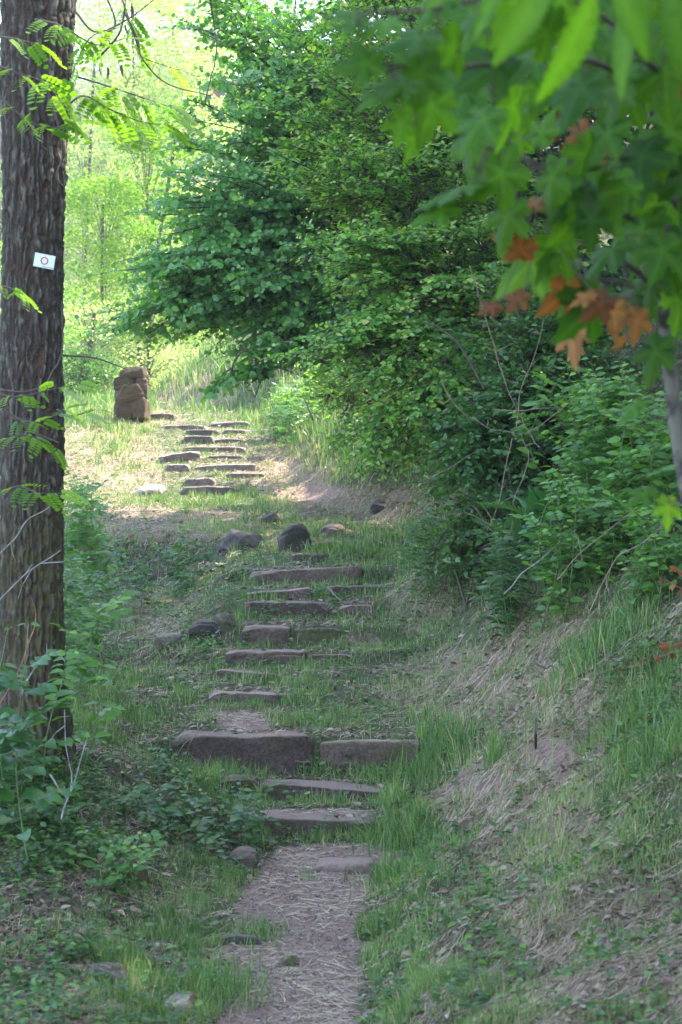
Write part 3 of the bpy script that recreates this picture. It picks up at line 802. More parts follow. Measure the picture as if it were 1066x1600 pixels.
    # hanging brown pods
    for px, py in [(206, 15), (211, 28), (190, 42), (196, 45), (200, 50), (171, 50), (166, 58), (160, 62), (185, 100), (190, 108), (168, 112), (156, 110), (200, 130), (204, 122)]:
        Pd = Leaves(); Pd.add(b2(P(px, py - 8, 9.4)), [[rs.normal(0, .1), rs.normal(0, .1), -1]], [[rs.normal(), rs.normal(), .1]], .065, .5)
        Pd.build('seed_pod', LANCE, M['pod'], root)
    return root
robinia()

def waymark():
    c = P(69.5, 408, TD - .195)
    root = thing('trail_sign', 'small white trail marker plate with a red ring nailed to the trunk', 'sign', c)
    root.rotation_euler = (0, math.radians(9), math.radians(14))
    W_, H_ = .108, .073
    import bmesh
    bm = bmesh.new(); bmesh.ops.create_cube(bm, size=1)
    for v in bm.verts: v.co = (v.co.x * W_, v.co.y * .003, v.co.z * H_)
    bmesh.ops.bevel(bm, geom=list(bm.edges), offset=.0008, segments=2, affect='EDGES')
    me = bpy.data.meshes.new('plate'); bm.to_mesh(me); bm.free()
    link('plate', me, flat_mat('white_enamel', (.74, .78, .82), .35), root)
    red = flat_mat('red_paint', (.5, .035, .05), .4)
    na = 48; V = []; Fc = []
    for i in range(na):
        a = 2 * math.pi * i / na
        for r in (.0145, .0205):
            V.append((.0 + r * math.cos(a), -.0028, .001 + r * math.sin(a)))
    for i in range(na):
        j = (i + 1) % na
        Fc.append((2 * i, 2 * i + 1, 2 * j + 1, 2 * j))
    np_mesh('ring', V, [np.array(Fc)], red, root)
    np_mesh('arrow_tick', [(-.005, -.0026, .026), (.005, -.0026, .026), (0, -.0026, .031)], [np.array([(0, 1, 2)])], flat_mat('grey_print', (.25, .27, .3)), root)
    fc = bpy.data.curves.new('lettering', 'FONT'); fc.body = 'CLUB VOSGIEN'; fc.size = .0088; fc.extrude = .0001; fc.align_x = 'RIGHT'
    fo = bpy.data.objects.new('lettering_source', fc); COL.objects.link(fo)
    dg = bpy.context.evaluated_depsgraph_get(); me = bpy.data.meshes.new_from_object(fo.evaluated_get(dg))
    bpy.data.objects.remove(fo)
    o = link('lettering', me, flat_mat('blue_print', (.05, .08, .22)), root)
    o.location = (.052, -.0027, -.033); o.rotation_euler = (math.radians(90), 0, 0)
    rock_mesh('nail', (-.028, -.002, -.036), (.008, .006, .008), 3, flat_mat('nail_metal', (.5, .5, .5), .4), root, box=2, n=6, rough=.02)
waymark()

# ------------------------------------------------------------------ shrubs
def shrub(name, label, cat, base, blobs, nlimb, leafs, mat, size, twigs=16, per=9, seed=1, young=.1, twiglen=(.3, .6), up=.6, outw=.5, group=None, trunk_r=.03, layered=.6, wood='twig', limb_from=None, jit=.45, tipdroop=.1, nstem=6):
    rs = np.random.default_rng(seed)
    base = np.asarray(base, float)
    root = thing(name, label, cat, base, group)
    T = Tubes(); L = Leaves()
    blobs = [(np.asarray(c, float), np.asarray(r, float), w_) for c, r, w_ in blobs]
    W_ = np.array([b[2] for b in blobs], float); W_ /= W_.sum()
    allc = np.array([b[0] for b in blobs]).mean(0) if limb_from is None else np.asarray(limb_from, float)
    for m_ in range(nstem):
        c, r, _ = blobs[rs.choice(len(blobs), p=W_)]
        e = c + rs.normal(0, .3, 3) * r
        pts = curve_pts([base + rs.normal(0, .08, 3) * [1, 1, 0], base * .45 + e * .55 + np.array([0, 0, .25]) + rs.normal(0, .08, 3), e], 8)
        T.add(pts - base, np.linspace(trunk_r, .012, len(pts)), 6)
    for li in range(nlimb):
        c, r, _ = blobs[rs.choice(len(blobs), p=W_)]
        dv = nrm(rs.normal(0, 1, 3)); 
        tgt = c + dv * r * rs.uniform(.55, 1.0)
        st = c * .55 + base * .15 + allc * .3 + rs.normal(0, .15, 3)
        mid = (st + tgt) / 2 + np.array([0, 0, .12 * np.linalg.norm(tgt - st)])
        pts = curve_pts([st, mid, tgt], 8)
        T.add(pts - base, np.linspace(.011, .004, len(pts)), 4)
        ldir = nrm(tgt - st)
        for ti in range(twigs):
            u = rs.uniform(.25, 1.0)
            q = pts[int(u * (len(pts) - 1))]
            side = nrm(np.cross(ldir, [0, 0, 1]) + 1e-6) * rs.choice([-1, 1])
            td = nrm(ldir * rs.uniform(.3, 1) + side * rs.uniform(.3, 1) + rs.normal(0, .25, 3) * [1, 1, 1 - layered] + np.array([0, 0, -tipdroop]))
            ln = rs.uniform(*twiglen)
            e = q + td * ln - np.array([0, 0, .12 * ln])
            T.add(np.array([q, (q + e) / 2 + [0, 0, .03 * ln], e]) - base, [.004, .003, .0015], 3)
            k = np.arange(per); uu = (k + .6) / per
            pos = q[None] + (e - q)[None] * uu[:, None] + np.array([0, 0, .03 * ln]) * (4 * uu * (1 - uu))[:, None]
            sd_ = nrm(np.cross(td, [0, 0, 1]) + 1e-6)
            sg = np.where(k % 2 == 0, 1, -1)[:, None]
            yd = nrm(td[None] * .6 + sd_[None] * sg * .8 + rs.normal(0, .3, (per, 3)))
            ow = nrm((tgt - allc) * [1, 1, .3])
            nn = nrm(np.array([0, 0, up])[None] + ow[None] * outw + rs.normal(0, jit, (per, 3)))
            rr = rs.random(per) * .78
            yg = (uu > .75) & (rs.random(per) < young * 3) | (rs.random(per) < young * .3)
            rr = np.where(yg, rs.uniform(.8, 1, per), rr)
            L.add(pos - base, yd, nn, size * rs.uniform(.65, 1.15, per) * (1 - .25 * (uu > .8)), rr)
    T.build('stem', M[wood], root)
    L.build('foliage', leafs, mat, root)
    return root

def B(px, py, d, rx, ry, rz, w_=1): return (P(px, py, d), (rx, ry, rz), w_)
def G(px, d, dz=-.05):
    x = XD(px, d); return np.array([x, d, gz(x, d) + dz])

# hazel: rounded blue-green leaves arching over the upper path
hz = shrub('hazel_shrub', 'big hazel with rounded bluish-green leaves arching low over the far steps', 'shrub', G(640, 20.5),
      [B(420, 60, 20, 1.05, 1.2, .7, 1.3), B(400, 200, 19.5, 1.1, 1.2, .7, 1.4), B(360, 330, 19, 1.0, 1.0, .6, 1.3), B(310, 440, 18.8, .95, .8, .42, 1.1), B(430, 440, 18.6, 1.0, 1, .55, 1.2), B(250, 500, 18.8, .55, .5, .22, .35),
       B(520, 330, 19.5, 1.2, 1.2, 1.0, 1.2), B(430, 545, 18.5, .6, .6, .22, .5), B(560, 120, 20, 1.2, 1.2, 1.1, 1.2), B(540, 490, 19, .9, .9, .5, .7), B(340, -20, 20, .3, .6, .5, .3)],
      380, HAZEL, M['hazel'], .076, twigs=14, per=9, seed=21, young=.08, limb_from=P(600, 350, 20.5), outw=.7, up=.45)
shrub('hazel_shoot', 'low hazel branch with dark leaves drooping in front of the far grass bank', 'shrub', P(470, 560, 18.3),
      [B(385, 585, 18.2, .22, .2, .06, 1), B(345, 605, 18.2, .14, .15, .04, .5), B(430, 560, 18.2, .25, .25, .1, .8)], 12, HAZEL, M['hazel'], .085, twigs=5, per=6, seed=22, twiglen=(.15, .35), young=.02, nstem=2, trunk_r=.012)
# hornbeam: layered yellow-green sprays
shrub('hornbeam_shrub', 'broad hornbeam shrub with layered yellow-green leaf sprays in the middle of the thicket', 'shrub', G(800, 16.5),
      [B(560, 160, 16.8, .9, .9, .6, 1), B(640, 300, 16.3, 1.0, 1, .6, 1.2), B(520, 260, 16.5, .6, .7, .4, .7), B(560, 400, 16, .6, .7, .32, .9), B(680, 450, 15.8, .9, .9, .6, 1.2), B(600, 560, 15.6, .75, .6, .36, 1.1),
       B(700, 620, 15.3, .7, .6, .45, 1), B(640, 680, 15.6, .5, .5, .25, .7), B(780, 380, 16, 1, 1, .9, 1), B(760, 180, 16.8, 1.2, 1, .8, 1), B(640, 60, 17, 1.0, 1, .5, .9), B(520, 60, 17.2, .5, .6, .35, .5)],
      350, OVAL, M['hornbeam'], .07, twigs=14, per=10, seed=23, young=.22, limb_from=P(780, 400, 17), layered=.85, up=.7, outw=.45, jit=.35)
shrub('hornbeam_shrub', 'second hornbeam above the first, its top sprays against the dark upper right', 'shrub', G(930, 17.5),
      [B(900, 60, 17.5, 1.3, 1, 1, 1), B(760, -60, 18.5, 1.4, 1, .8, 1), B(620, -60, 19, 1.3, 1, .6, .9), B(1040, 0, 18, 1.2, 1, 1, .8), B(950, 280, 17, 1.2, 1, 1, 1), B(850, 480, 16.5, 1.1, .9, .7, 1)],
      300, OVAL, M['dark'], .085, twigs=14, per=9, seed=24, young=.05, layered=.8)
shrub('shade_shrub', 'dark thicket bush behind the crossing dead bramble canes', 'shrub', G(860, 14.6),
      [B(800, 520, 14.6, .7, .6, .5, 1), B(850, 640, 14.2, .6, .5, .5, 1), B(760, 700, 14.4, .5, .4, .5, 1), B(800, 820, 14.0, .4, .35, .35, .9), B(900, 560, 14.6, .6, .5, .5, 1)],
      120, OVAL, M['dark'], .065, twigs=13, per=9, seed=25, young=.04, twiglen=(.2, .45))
shrub('ivy_bush', 'low leafy bush hanging over the bank right of the middle steps', 'bush', G(745, 13.6),
      [B(735, 860, 13.5, .22, .2, .22, 1), B(800, 880, 13.4, .3, .2, .2, 1), B(760, 800, 13.7, .3, .25, .2, .8)],
      34, HEART, M['weed'], .06, twigs=9, per=6, seed=26, young=.03, twiglen=(.12, .3), nstem=5, trunk_r=.01)
shrub('bank_shrub', 'shrub with fresh green leaves on the bank just right of the far steps', 'shrub', G(600, 20.4),
      [B(560, 640, 20.4, .45, .5, .5, 1), B(620, 690, 19.6, .5, .5, .35, 1), B(500, 600, 22, .5, .5, .4, .8)],
      60, OVAL, M['light'], .07, twigs=10, per=7, seed=27, young=.05, twiglen=(.2, .4))

# shrub with upright stems of pale opposite leaves on the right bank
def upright(label, spots, seed, leafs, mat, size, name='leafy_bush', cat='bush', group=None, wood='greenstem', pair=.05, lean=.25, step=.055):
    rs = np.random.default_rng(seed)
    c0 = spots[0]; base = G(c0[0], c0[2])
    root = thing(name, label, cat, base, group)
    T = Tubes(); L = Leaves()
    for px, py, d in spots:
        tip = P(px, py, d)
        bx = tip[0] + rs.normal(0, .08) + lean * rs.uniform(0, .5); by = d + rs.uniform(0, .15)
        b0 = np.array([bx, by, gz(bx, by) - .02])
        ln = np.linalg.norm(tip - b0)
        mid = (b0 + tip) / 2 + rs.normal(0, .09 * ln, 3)
        c = curve_pts([b0, mid, tip], 10)
        T.add(c - base, np.linspace(.003 + .0015 * ln, .0015, len(c)), 4)
        n = max(3, int(ln / step)); sg = rs.uniform(0, math.pi)
        for k in range(n):
            u = .04 + .96 * (k + 1) / n
            q = np.array([np.interp(u, np.linspace(0, 1, len(c)), c[:, m_]) for m_ in range(3)])
            sg += math.pi / 2 + rs.normal(0, .3)
            s_ = size * (1.15 - .6 * max(0, u - .6) / .4) * rs.uniform(.75, 1.15)
            for h in (0, math.pi):
                dr = np.array([math.cos(sg + h), math.sin(sg + h), rs.uniform(-.1, .45)])
                L.add(q + dr * .01 - base, dr, [[rs.normal(-.2, .4), rs.normal(-.7, .4), 1]], s_ * 1.25, rs.random() * .7 + .3 * (u > .85))
        # side shoots
        for k in range(int(ln / .11)):
            u = rs.uniform(.3, .9); q = np.array([np.interp(u, np.linspace(0, 1, len(c)), c[:, m_]) for m_ in range(3)])
            a = rs.uniform(0, 6.28); e = q + np.array([math.cos(a), math.sin(a), rs.uniform(0, .8)]) * rs.uniform(.08, .26)
            T.add(np.array([q, e]) - base, [.003, .0015], 3)
            for uu in np.linspace(.3, 1, 4):
                for h in (-1, 1):
                    dr = nrm(e - q) * .5 + np.array([-math.sin(a), math.cos(a), .2]) * h
                    L.add(q + (e - q) * uu - base, dr, [[rs.normal(-.2, .4), rs.normal(-.7, .4), 1]], size * rs.uniform(.7, 1.15), rs.random() * .8)
    T.build('stem', M[wood], root)
    L.build('foliage', leafs, mat, root)
    return root
rs0 = np.random.default_rng(77)
def spots(cx, cy, sx, sy, d, n, dj=.4):
    return [(cx + rs0.uniform(-sx, sx), cy + rs0.uniform(-sy, sy), d + rs0.uniform(-dj, dj)) for _ in range(n)]
upright('pale green bush with upright stems on the bank beneath the orange leaves', spots(935, 625, 60, 65, 13.0, 34, .6), 1, OVAL, M['light'], .075)
upright('pale leafy bush at the right edge beside the slim pale trunk', spots(1025, 670, 50, 80, 12.0, 30, .6), 2, OVAL, M['light'], .075)
upright('leafy bush low on the bank, right of the fern', spots(925, 790, 60, 55, 11.9, 34, .4), 3, OVAL, M['light'], .06)
upright('leafy bush lowest at the right edge, above the long bank grass', spots(1030, 840, 50, 60, 11.0, 28, .4), 4, OVAL, M['light'], .062)
upright('nettle-like clump in the shade under the dark thicket', spots(830, 850, 60, 50, 12.3, 24, .4), 5, LANCE, M['weed'], .07)
upright('nettle-like clump hanging at the lower edge of the hornbeam', spots(690, 800, 40, 35, 14.5, 20, .4), 6, LANCE, M['weed'], .06)
upright('green weed clump behind the trunk at the edge of the far lawn', spots(130, 770, 24, 35, 14.0, 13, .6), 7, OVAL, M['light'], .06, lean=-.1)
upright('nettle-like clump right behind the trunk, middle height', spots(118, 890, 16, 45, 11.8, 6, .5), 8, LANCE, M['weed'], .07, lean=-.1)
upright('tall broad-leaved weeds standing just right of the trunk', [(145, 915, 9.7), (125, 990, 9.6)], 9, OVAL, M['light'], .075, lean=-.05, step=.1)
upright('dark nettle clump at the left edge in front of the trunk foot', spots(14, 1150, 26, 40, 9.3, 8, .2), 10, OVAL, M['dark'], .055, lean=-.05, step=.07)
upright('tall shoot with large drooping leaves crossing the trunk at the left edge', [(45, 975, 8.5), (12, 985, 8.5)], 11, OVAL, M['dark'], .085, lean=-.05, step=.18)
upright('bramble sprig with green leaves in front of the flat worn tread', [(375, 1222, 9.7), (400, 1255, 9.8), (420, 1265, 9.75)], 12, OVAL, M['weed'], .05, lean=0, step=.06)
upright('leafy weed clump on the left bank below the tall block', spots(250, 1250, 70, 20, 9.8, 10, .4), 13, OVAL, M['weed'], .055, lean=0)
upright('shady weed clump under the trunk at lower left', spots(50, 1250, 55, 18, 9.0, 9, .2), 14, OVAL, M['weed'], .05, lean=0)
upright('slender weeds with yellowish leaves on the lower left slope', spots(180, 1310, 70, 20, 8.9, 12, .3), 15, OVAL, M['light'], .05, lean=0)
upright('weeds on the crest of the left earth bank, before the far lawn', spots(240, 850, 90, 15, 16.4, 14, .6), 16, OVAL, M['weed'], .06, lean=0)
upright('tall weeds on the far bank just behind the arching hazel tips', spots(470, 620, 40, 30, 24, 22, .8), 17, LANCE, M['light'], .09, lean=0)

shrub('hillside_shrub', 'dark leafy shrub up the right hillside above the long bank grass', 'shrub', np.array([3.3, 10.6, gz(3.3, 10.6)]),
      [(np.array([3.2, 10.6, gz(3.3, 10.6) + .9]), (.8, .8, .7), 1)], 60, OVAL, M['dark'], .08, seed=51)
shrub('hillside_shrub', 'fresh green shrub up the right hillside next to the dark thicket', 'shrub', np.array([3.5, 13.4, gz(3.5, 13.4)]),
      [(np.array([3.4, 13.4, gz(3.5, 13.4) + 1.0]), (.9, .9, .8), 1)], 60, HAZEL, M['light'], .08, seed=52)
# ------------------------------------------------------------------ fern, canes, twigs
def fern(label, px, py, d, size, nf, seed):
    rs = np.random.default_rng(seed)
    b0 = G(px, d)
    base = P(px, py, d)
    root = thing('fern', label, 'fern', base)
    tv, tf = pinnate(15, .36, droop=.55, w_=.16)
    for k in range(nf):
        a = 2 * math.pi * k / nf + rs.uniform(-.2, .2)
        dr = np.array([math.cos(a), math.sin(a), rs.uniform(.7, 1.5)])
        tv2 = tv.copy(); tv2[:, 0] *= np.clip(1.1 - tv2[:, 1], .04, 1) * 1.0
        v, f, r = instances((tv2, tf), [[0, 0, 0]], [dr], [[-dr[0] * .8, -dr[1] * .8, .8]], size * rs.uniform(.8, 1.1), [rs.random()])
        np_mesh('frond', v, [f], M['fern'], root, False, {'rnd': r})
fern('large dark green fern beneath the crossing dead canes', 858, 830, 12.2, .55, 9, 1)
fern('smaller fern left of the large one, half in shade', 800, 850, 12.6, .36, 8, 2)

CANES = [('long dead bramble cane slanting down across the dark thicket', [(735, 415), (760, 500), (790, 600), (830, 680), (845, 700)], 12.4, 'cane'),
         ('dead cane bowing left from the knot of canes', [(690, 595), (712, 635), (760, 667), (815, 678)], 12.4, 'cane'),
         ('pale dead cane hanging straight down from the cane knot', [(800, 685), (790, 740), (775, 800), (760, 830)], 12.4, 'cane'),
         ('crooked dead cane dropping to the foot of the thicket', [(815, 680), (825, 720), (805, 780), (795, 840), (775, 900)], 12.3, 'cane'),
         ('steep thin cane rising right of the cane knot', [(805, 670), (815, 600), (835, 560), (850, 500)], 12.5, 'cane'),
         ('level dead twig just above the cane knot', [(775, 640), (830, 640), (890, 635)], 12.5, 'cane'),
         ('short slanted cane right of the knot, towards the pale bush', [(822, 680), (860, 655), (900, 620)], 12.5, 'cane'),
         ('pale dead twig slanting up through the hornbeam shade', [(665, 755), (705, 730), (745, 705)], 13.0, 'cane'),
         ('long pale stick leaning on the bank below the fern', [(790, 930), (820, 895), (860, 860), (900, 825)], 11.6, 'whitetwig'),
         ('thin pale stick low on the bank beneath the weed clump', [(785, 950), (830, 930), (850, 900)], 11.6, 'whitetwig'),
         ('dead stem lying up the right bank under the leafy bush', [(870, 905), (900, 870), (960, 820), (985, 800)], 10.9, 'cane'),
         ('dead stem crossing the bank near the right edge', [(920, 960), (960, 880), (1000, 850), (1066, 800)], 10.3, 'cane'),
         ('thin bare branch dangling from above in front of the hazel top', [(325, -30), (333, 30), (338, 75), (330, 120), (322, 158)], 17.0, 'twig'),
         ('pale forked twig crossing the trunk at three quarters height down', [(-10, 870), (20, 845), (40, 815), (80, 790)], 9.0, 'whitetwig'),
         ('pale zigzag twig crossing the trunk below the forked one', [(-10, 950), (30, 910), (60, 885), (95, 862)], 9.0, 'whitetwig'),
         ('short pale twig low on the trunk, curving up', [(35, 1090), (50, 1050), (70, 1030), (95, 1018)], 9.0, 'whitetwig'),
         ('reddish bramble stem at the left edge before the trunk', [(0, 1100), (40, 1020), (55, 960), (30, 900)], 8.9, 'redstem'),
         ('pale dead stick leaning at the trunk foot', [(98, 1280), (112, 1220), (105, 1170), (103, 1110)], 8.8, 'whitetwig'),
         ('thin grey stick crossing the dead stick at the trunk foot', [(78, 1210), (105, 1240), (135, 1150)], 8.8, 'whitetwig'),
         ('white curved twig in the weeds of the lower left slope', [(205, 1335), (232, 1300), (240, 1270), (270, 1255)], 9.0, 'whitetwig'),
         ('brown stick across the left of the path at the bottom', [(345, 1562), (400, 1570), (450, 1575), (500, 1575)], 7.55, 'cane'),
         ('short tan stick lying on the path below the lowest step', [(505, 1310), (512, 1325), (524, 1345)], 9.5, 'cane'),
         ('dry grass stalk arching above the tall long block', [(292, 1190), (298, 1160), (312, 1140), (330, 1132)], 10.6, 'cane'),
         ('dry root hanging over the small step stone right of the weed patch', [(510, 918), (530, 935), (560, 948), (580, 968)], 14.3, 'cane'),
         ('thin dead stem standing upright on the bare right bank', [(837, 1170), (838, 1145), (838, 1122)], 9.8, 'twig')]
for lab, pts, d, mt in CANES:
    p3 = [P(a, b, d + .12 * math.sin(i * 2.1 + a)) for i, (a, b) in enumerate(pts)]
    if 'path' in lab or 'weeds of' in lab or 'low on the bank' in lab:
        p3 = [P(a, b, dsolve(a, b, d, 2.0)) + np.array([0, 0, .012]) for a, b in pts]
    b0 = p3[0] if p3[0][2] < p3[-1][2] else p3[-1]
    T = Tubes(); c = curve_pts(p3, 10)
    c = c + .010 * np.stack([vnoise(c[:, 2] * 9, c[:, 0] * 9, seed=k + len(lab)) for k in range(3)], 1)
    r0 = .0042 if mt != 'twig' else .009
    T.add(c - b0, np.linspace(r0, r0 * .5, len(c)), 6)
    # a few short side twigs
    rs = np.random.default_rng(len(lab))
    if len(c) > 22:
        for k in range(3):
            q = c[rs.integers(5, len(c) - 3)]; e = q + rs.normal(0, .06, 3)
            T.add(np.array([q, (q + e) / 2 + rs.normal(0, .008, 3), e]) - b0, [.003, .0025, .0015], 4)
    nm = {'cane': 'dead_cane', 'twig': 'bare_twig', 'whitetwig': 'dry_twig', 'redstem': 'bramble_stem'}[mt]
    o = T.build(nm, M[mt]); o.location = tuple(b0); tag(o, lab, 'twig' if mt != 'cane' else 'dead stem')

# ------------------------------------------------------------------ maple overhead, right
def maple():
    rs = np.random.default_rng(12)
    base = np.array([1.25, 4.3, gz(1.25, 4.3)])
    root = thing('maple_tree', 'young maple with a slim pale trunk whose big blurred leaves hang over the upper right', 'tree', base)
    T = Tubes()
    tr = curve_pts([base, P(1110, 900, 4.3), P(1072, 760, 4.3), P(1052, 620, 4.25), P(1038, 480, 4.2), P(1045, 350, 4.2), P(1075, 150, 4.1), P(1090, -150, 4.0)], 12)
    tr[-1] = P(1090, -150, 4.0)
    T.add(tr - base, np.interp(np.arange(len(tr)), [0, 12, 40, len(tr)], [.028, .019, .016, .011]), 12)
    T.build('trunk', M['palewood'], root)
    branches = [
        [(1070, 90, 4.1), (1000, 120, 3.7), (900, 90, 3.4), (780, 100, 3.2), (660, 105, 3.1), (600, 100, 3.0)],
        [(1080, 150, 4.1), (1010, 95, 3.5), (960, 40, 3.2), (900, 0, 3.0)],
        [(1050, 330, 4.2), (980, 250, 3.8), (860, 260, 3.6), (760, 230, 3.4)],
        [(1045, 380, 4.2), (960, 330, 3.9), (860, 340, 3.7), (800, 300, 3.6), (740, 260, 3.5)],
        [(1040, 470, 4.2), (990, 420, 3.9), (910, 380, 3.9), (850, 360, 3.9)],
        [(1045, 420, 4.2), (1010, 450, 4.2), (960, 440, 4.2), (900, 430, 4.2)],
        [(1090, -60, 4), (900, -40, 3.3), (700, 10, 3.0), (560, 20, 2.9)],
        [(1040, 540, 4.2), (1060, 600, 4.0), (1040, 660, 3.9)],
        [(1110, 900, 4.3), (1100, 820, 4.1), (1060, 780, 4.0)]]
    bp = []; BT = []; bi = []
    for b_ in branches:
        c = curve_pts([P(*q) for q in b_], 10); bp.append(c)
        BT.append(Tubes()); BT[-1].add(c - base, np.linspace(.008, .0025, len(c)), 6); bi += [len(BT) - 1] * len(c)
    bp = np.concatenate(bp)
    lv = []   # px, py (leaf centre), size px, tip angle deg (0=down, 90=left), dist, colour
    hand = [(640, 60, 110, 80, 3.0, .3), (590, 40, 90, 70, 2.9, .3), (530, 20, 70, 90, 2.8, .5), (640, 120, 120, 70, 3.05, .45), (700, 90, 110, 30, 3.1, .3), (615, 130, 90, 100, 3.0, .5), (670, 180, 110, 20, 3.1, .4), (645, 225, 70, 10, 3.1, .95),
            (745, 200, 110, 40, 3.2, .3), (800, 180, 120, 10, 3.3, .35), (760, 110, 120, 60, 3.2, .2), (820, 100, 110, 50, 3.2, .3), (840, 60, 120, 60, 3.1, .55), (700, 300, 130, 75, 3.4, .6), (770, 280, 120, 60, 3.4, .4), (790, 350, 100, 20, 3.5, .55),
            (850, 200, 70, 200, 3.6, 1.), (820, 420, 120, 50, 3.7, .6), (870, 400, 110, 30, 3.7, .5), (945, 400, 110, 50, 3.8, .6), (1000, 370, 120, 20, 3.9, .4), (900, 340, 120, 40, 3.6, .3), (950, 300, 110, 60, 3.6, .45), (860, 290, 100, 10, 3.5, .35),
            (1000, 260, 130, 10, 3.7, .3), (1040, 220, 120, 10, 3.7, .4), (940, 220, 110, 40, 3.5, .3), (1030, 330, 110, 0, 3.9, .3), (1040, 420, 120, -10, 4.0, .5), (1015, 450, 90, 10, 4.0, .4), (1060, 480, 110, 0, 4.0, .5), (960, 150, 120, 20, 3.5, .25),
            (1040, 130, 130, 0, 3.6, .25), (900, 150, 120, 30, 3.4, .25), (1020, 560, 90, 20, 4.0, .5), (985, 640, 60, 50, 3.9, .5), (1000, 775, 60, 60, 4.0, .8), (1045, 800, 60, 0, 4.0, .9), (560, 100, 90, 85, 2.95, .4), (590, 150, 90, 60, 3.0, .4), (680, 330, 90, 70, 3.4, .6), (545, 35, 70, 80, 2.9, .4), (625, 200, 60, 10, 3.05, .9),
            (740, 30, 110, 30, 3.0, .35), (800, 20, 120, 20, 3.1, .3), (1050, 50, 120, 0, 3.4, .2), (870, 10, 100, 40, 3.1, .6), (1010, 10, 120, 10, 3.4, .2), (680, 10, 100, 50, 3.0, .3)]
    for h in hand: lv.append(h[:5] + (min(1, max(0, h[5] * .6 + rs.uniform(-.15, .45))),))
    for k in range(110):
        x_ = rs.uniform(700, 1090); y_ = rs.uniform(-60, 330) if rs.random() < .75 else rs.uniform(250, 520)
        if y_ > 250 and x_ < 880: continue
        lv.append((x_, y_, rs.uniform(80, 130), rs.uniform(-20, 80), rs.uniform(3.5, 4.6), rs.uniform(0, .5)))
    brown = [(835, 325, 70, 90, 3.9, .5), (790, 385, 70, 100, 3.9, .6), (800, 470, 60, 60, 4.0, .4), (885, 430, 60, 20, 4.1, .5), (880, 470, 80, 40, 4.1, .6), (895, 520, 90, 20, 4.1, .5), (930, 480, 80, 10, 4.1, .7), (985, 505, 60, 20, 4.1, .5), (950, 500, 70, 0, 4.2, .4),
             (900, 205, 70, 60, 4.3, .4), (940, 235, 80, 30, 4.3, .5), (960, 165, 70, 20, 4.3, .3), (880, 180, 60, 80, 4.3, .4), (1050, 130, 60, 20, 4.2, .5), (920, 270, 60, 40, 4.3, .3), (770, 480, 40, 70, 4.0, .5), (960, 540, 40, 30, 4.1, .6), (1000, 150, 60, 30, 4.0, .5), (1035, 190, 60, 60, 4.0, .5), (845, 230, 50, 60, 4.0, .5), (1020, 430, 50, 20, 4.2, .4), (915, 460, 60, 40, 3.9, .5)]
    L = Leaves(); Lb = Leaves()
    def put(LL, px, py, s, ang, d, r, br=False):
        a = math.radians(ang)
        y = np.array([-math.sin(a), rs.normal(0, .25), -math.cos(a)])
        n = nrm(np.array([rs.normal(-.2, .9), -.8, .7 + rs.normal(0, .8)])); ang += rs.normal(0, 12); a = math.radians(ang)
        ln = s / F * d * .92
        c = P(px, py, d); b_ = c - nrm(y) * ln * .45
        LL.add(b_ - base, y, n, ln, r)
        k = np.argmin(np.sum((bp - b_) ** 2, 1)); q = bp[k]; Bt = BT[bi[k]]
        dist = np.linalg.norm(q - b_)
        if dist < .35:
            Bt.add(np.array([q, (q + b_) / 2 - [0, 0, .02], b_]) - base, [.0018, .0015, .0015], 4)
        else:
            q2 = b_ + nrm(q - b_) * .08 + [0, 0, .03]
            Bt.add(np.array([q, (q + q2) / 2 + [0, 0, .03], q2, b_]) - base, [.003, .0025, .002, .0015], 4)
    for l in lv: put(L, *l)
    for l in brown: put(Lb, l[0] + rs.normal(0, 8), l[1] + rs.normal(0, 6), l[2] * rs.uniform(.8, 1.2), l[3] + rs.normal(0, 30), l[4] - rs.uniform(.1, .45), rs.random())
    for Bt in BT: Bt.build('branch', M['twig'], root)
    L.build('foliage', MAPLE, M['maple'], root, vein=MVEIN)
    o = Lb.build('withered_foliage', MAPLE, M['orange'], root, vein=MVEIN)
    o['label'] = 'withered orange-brown maple leaves'
maple()

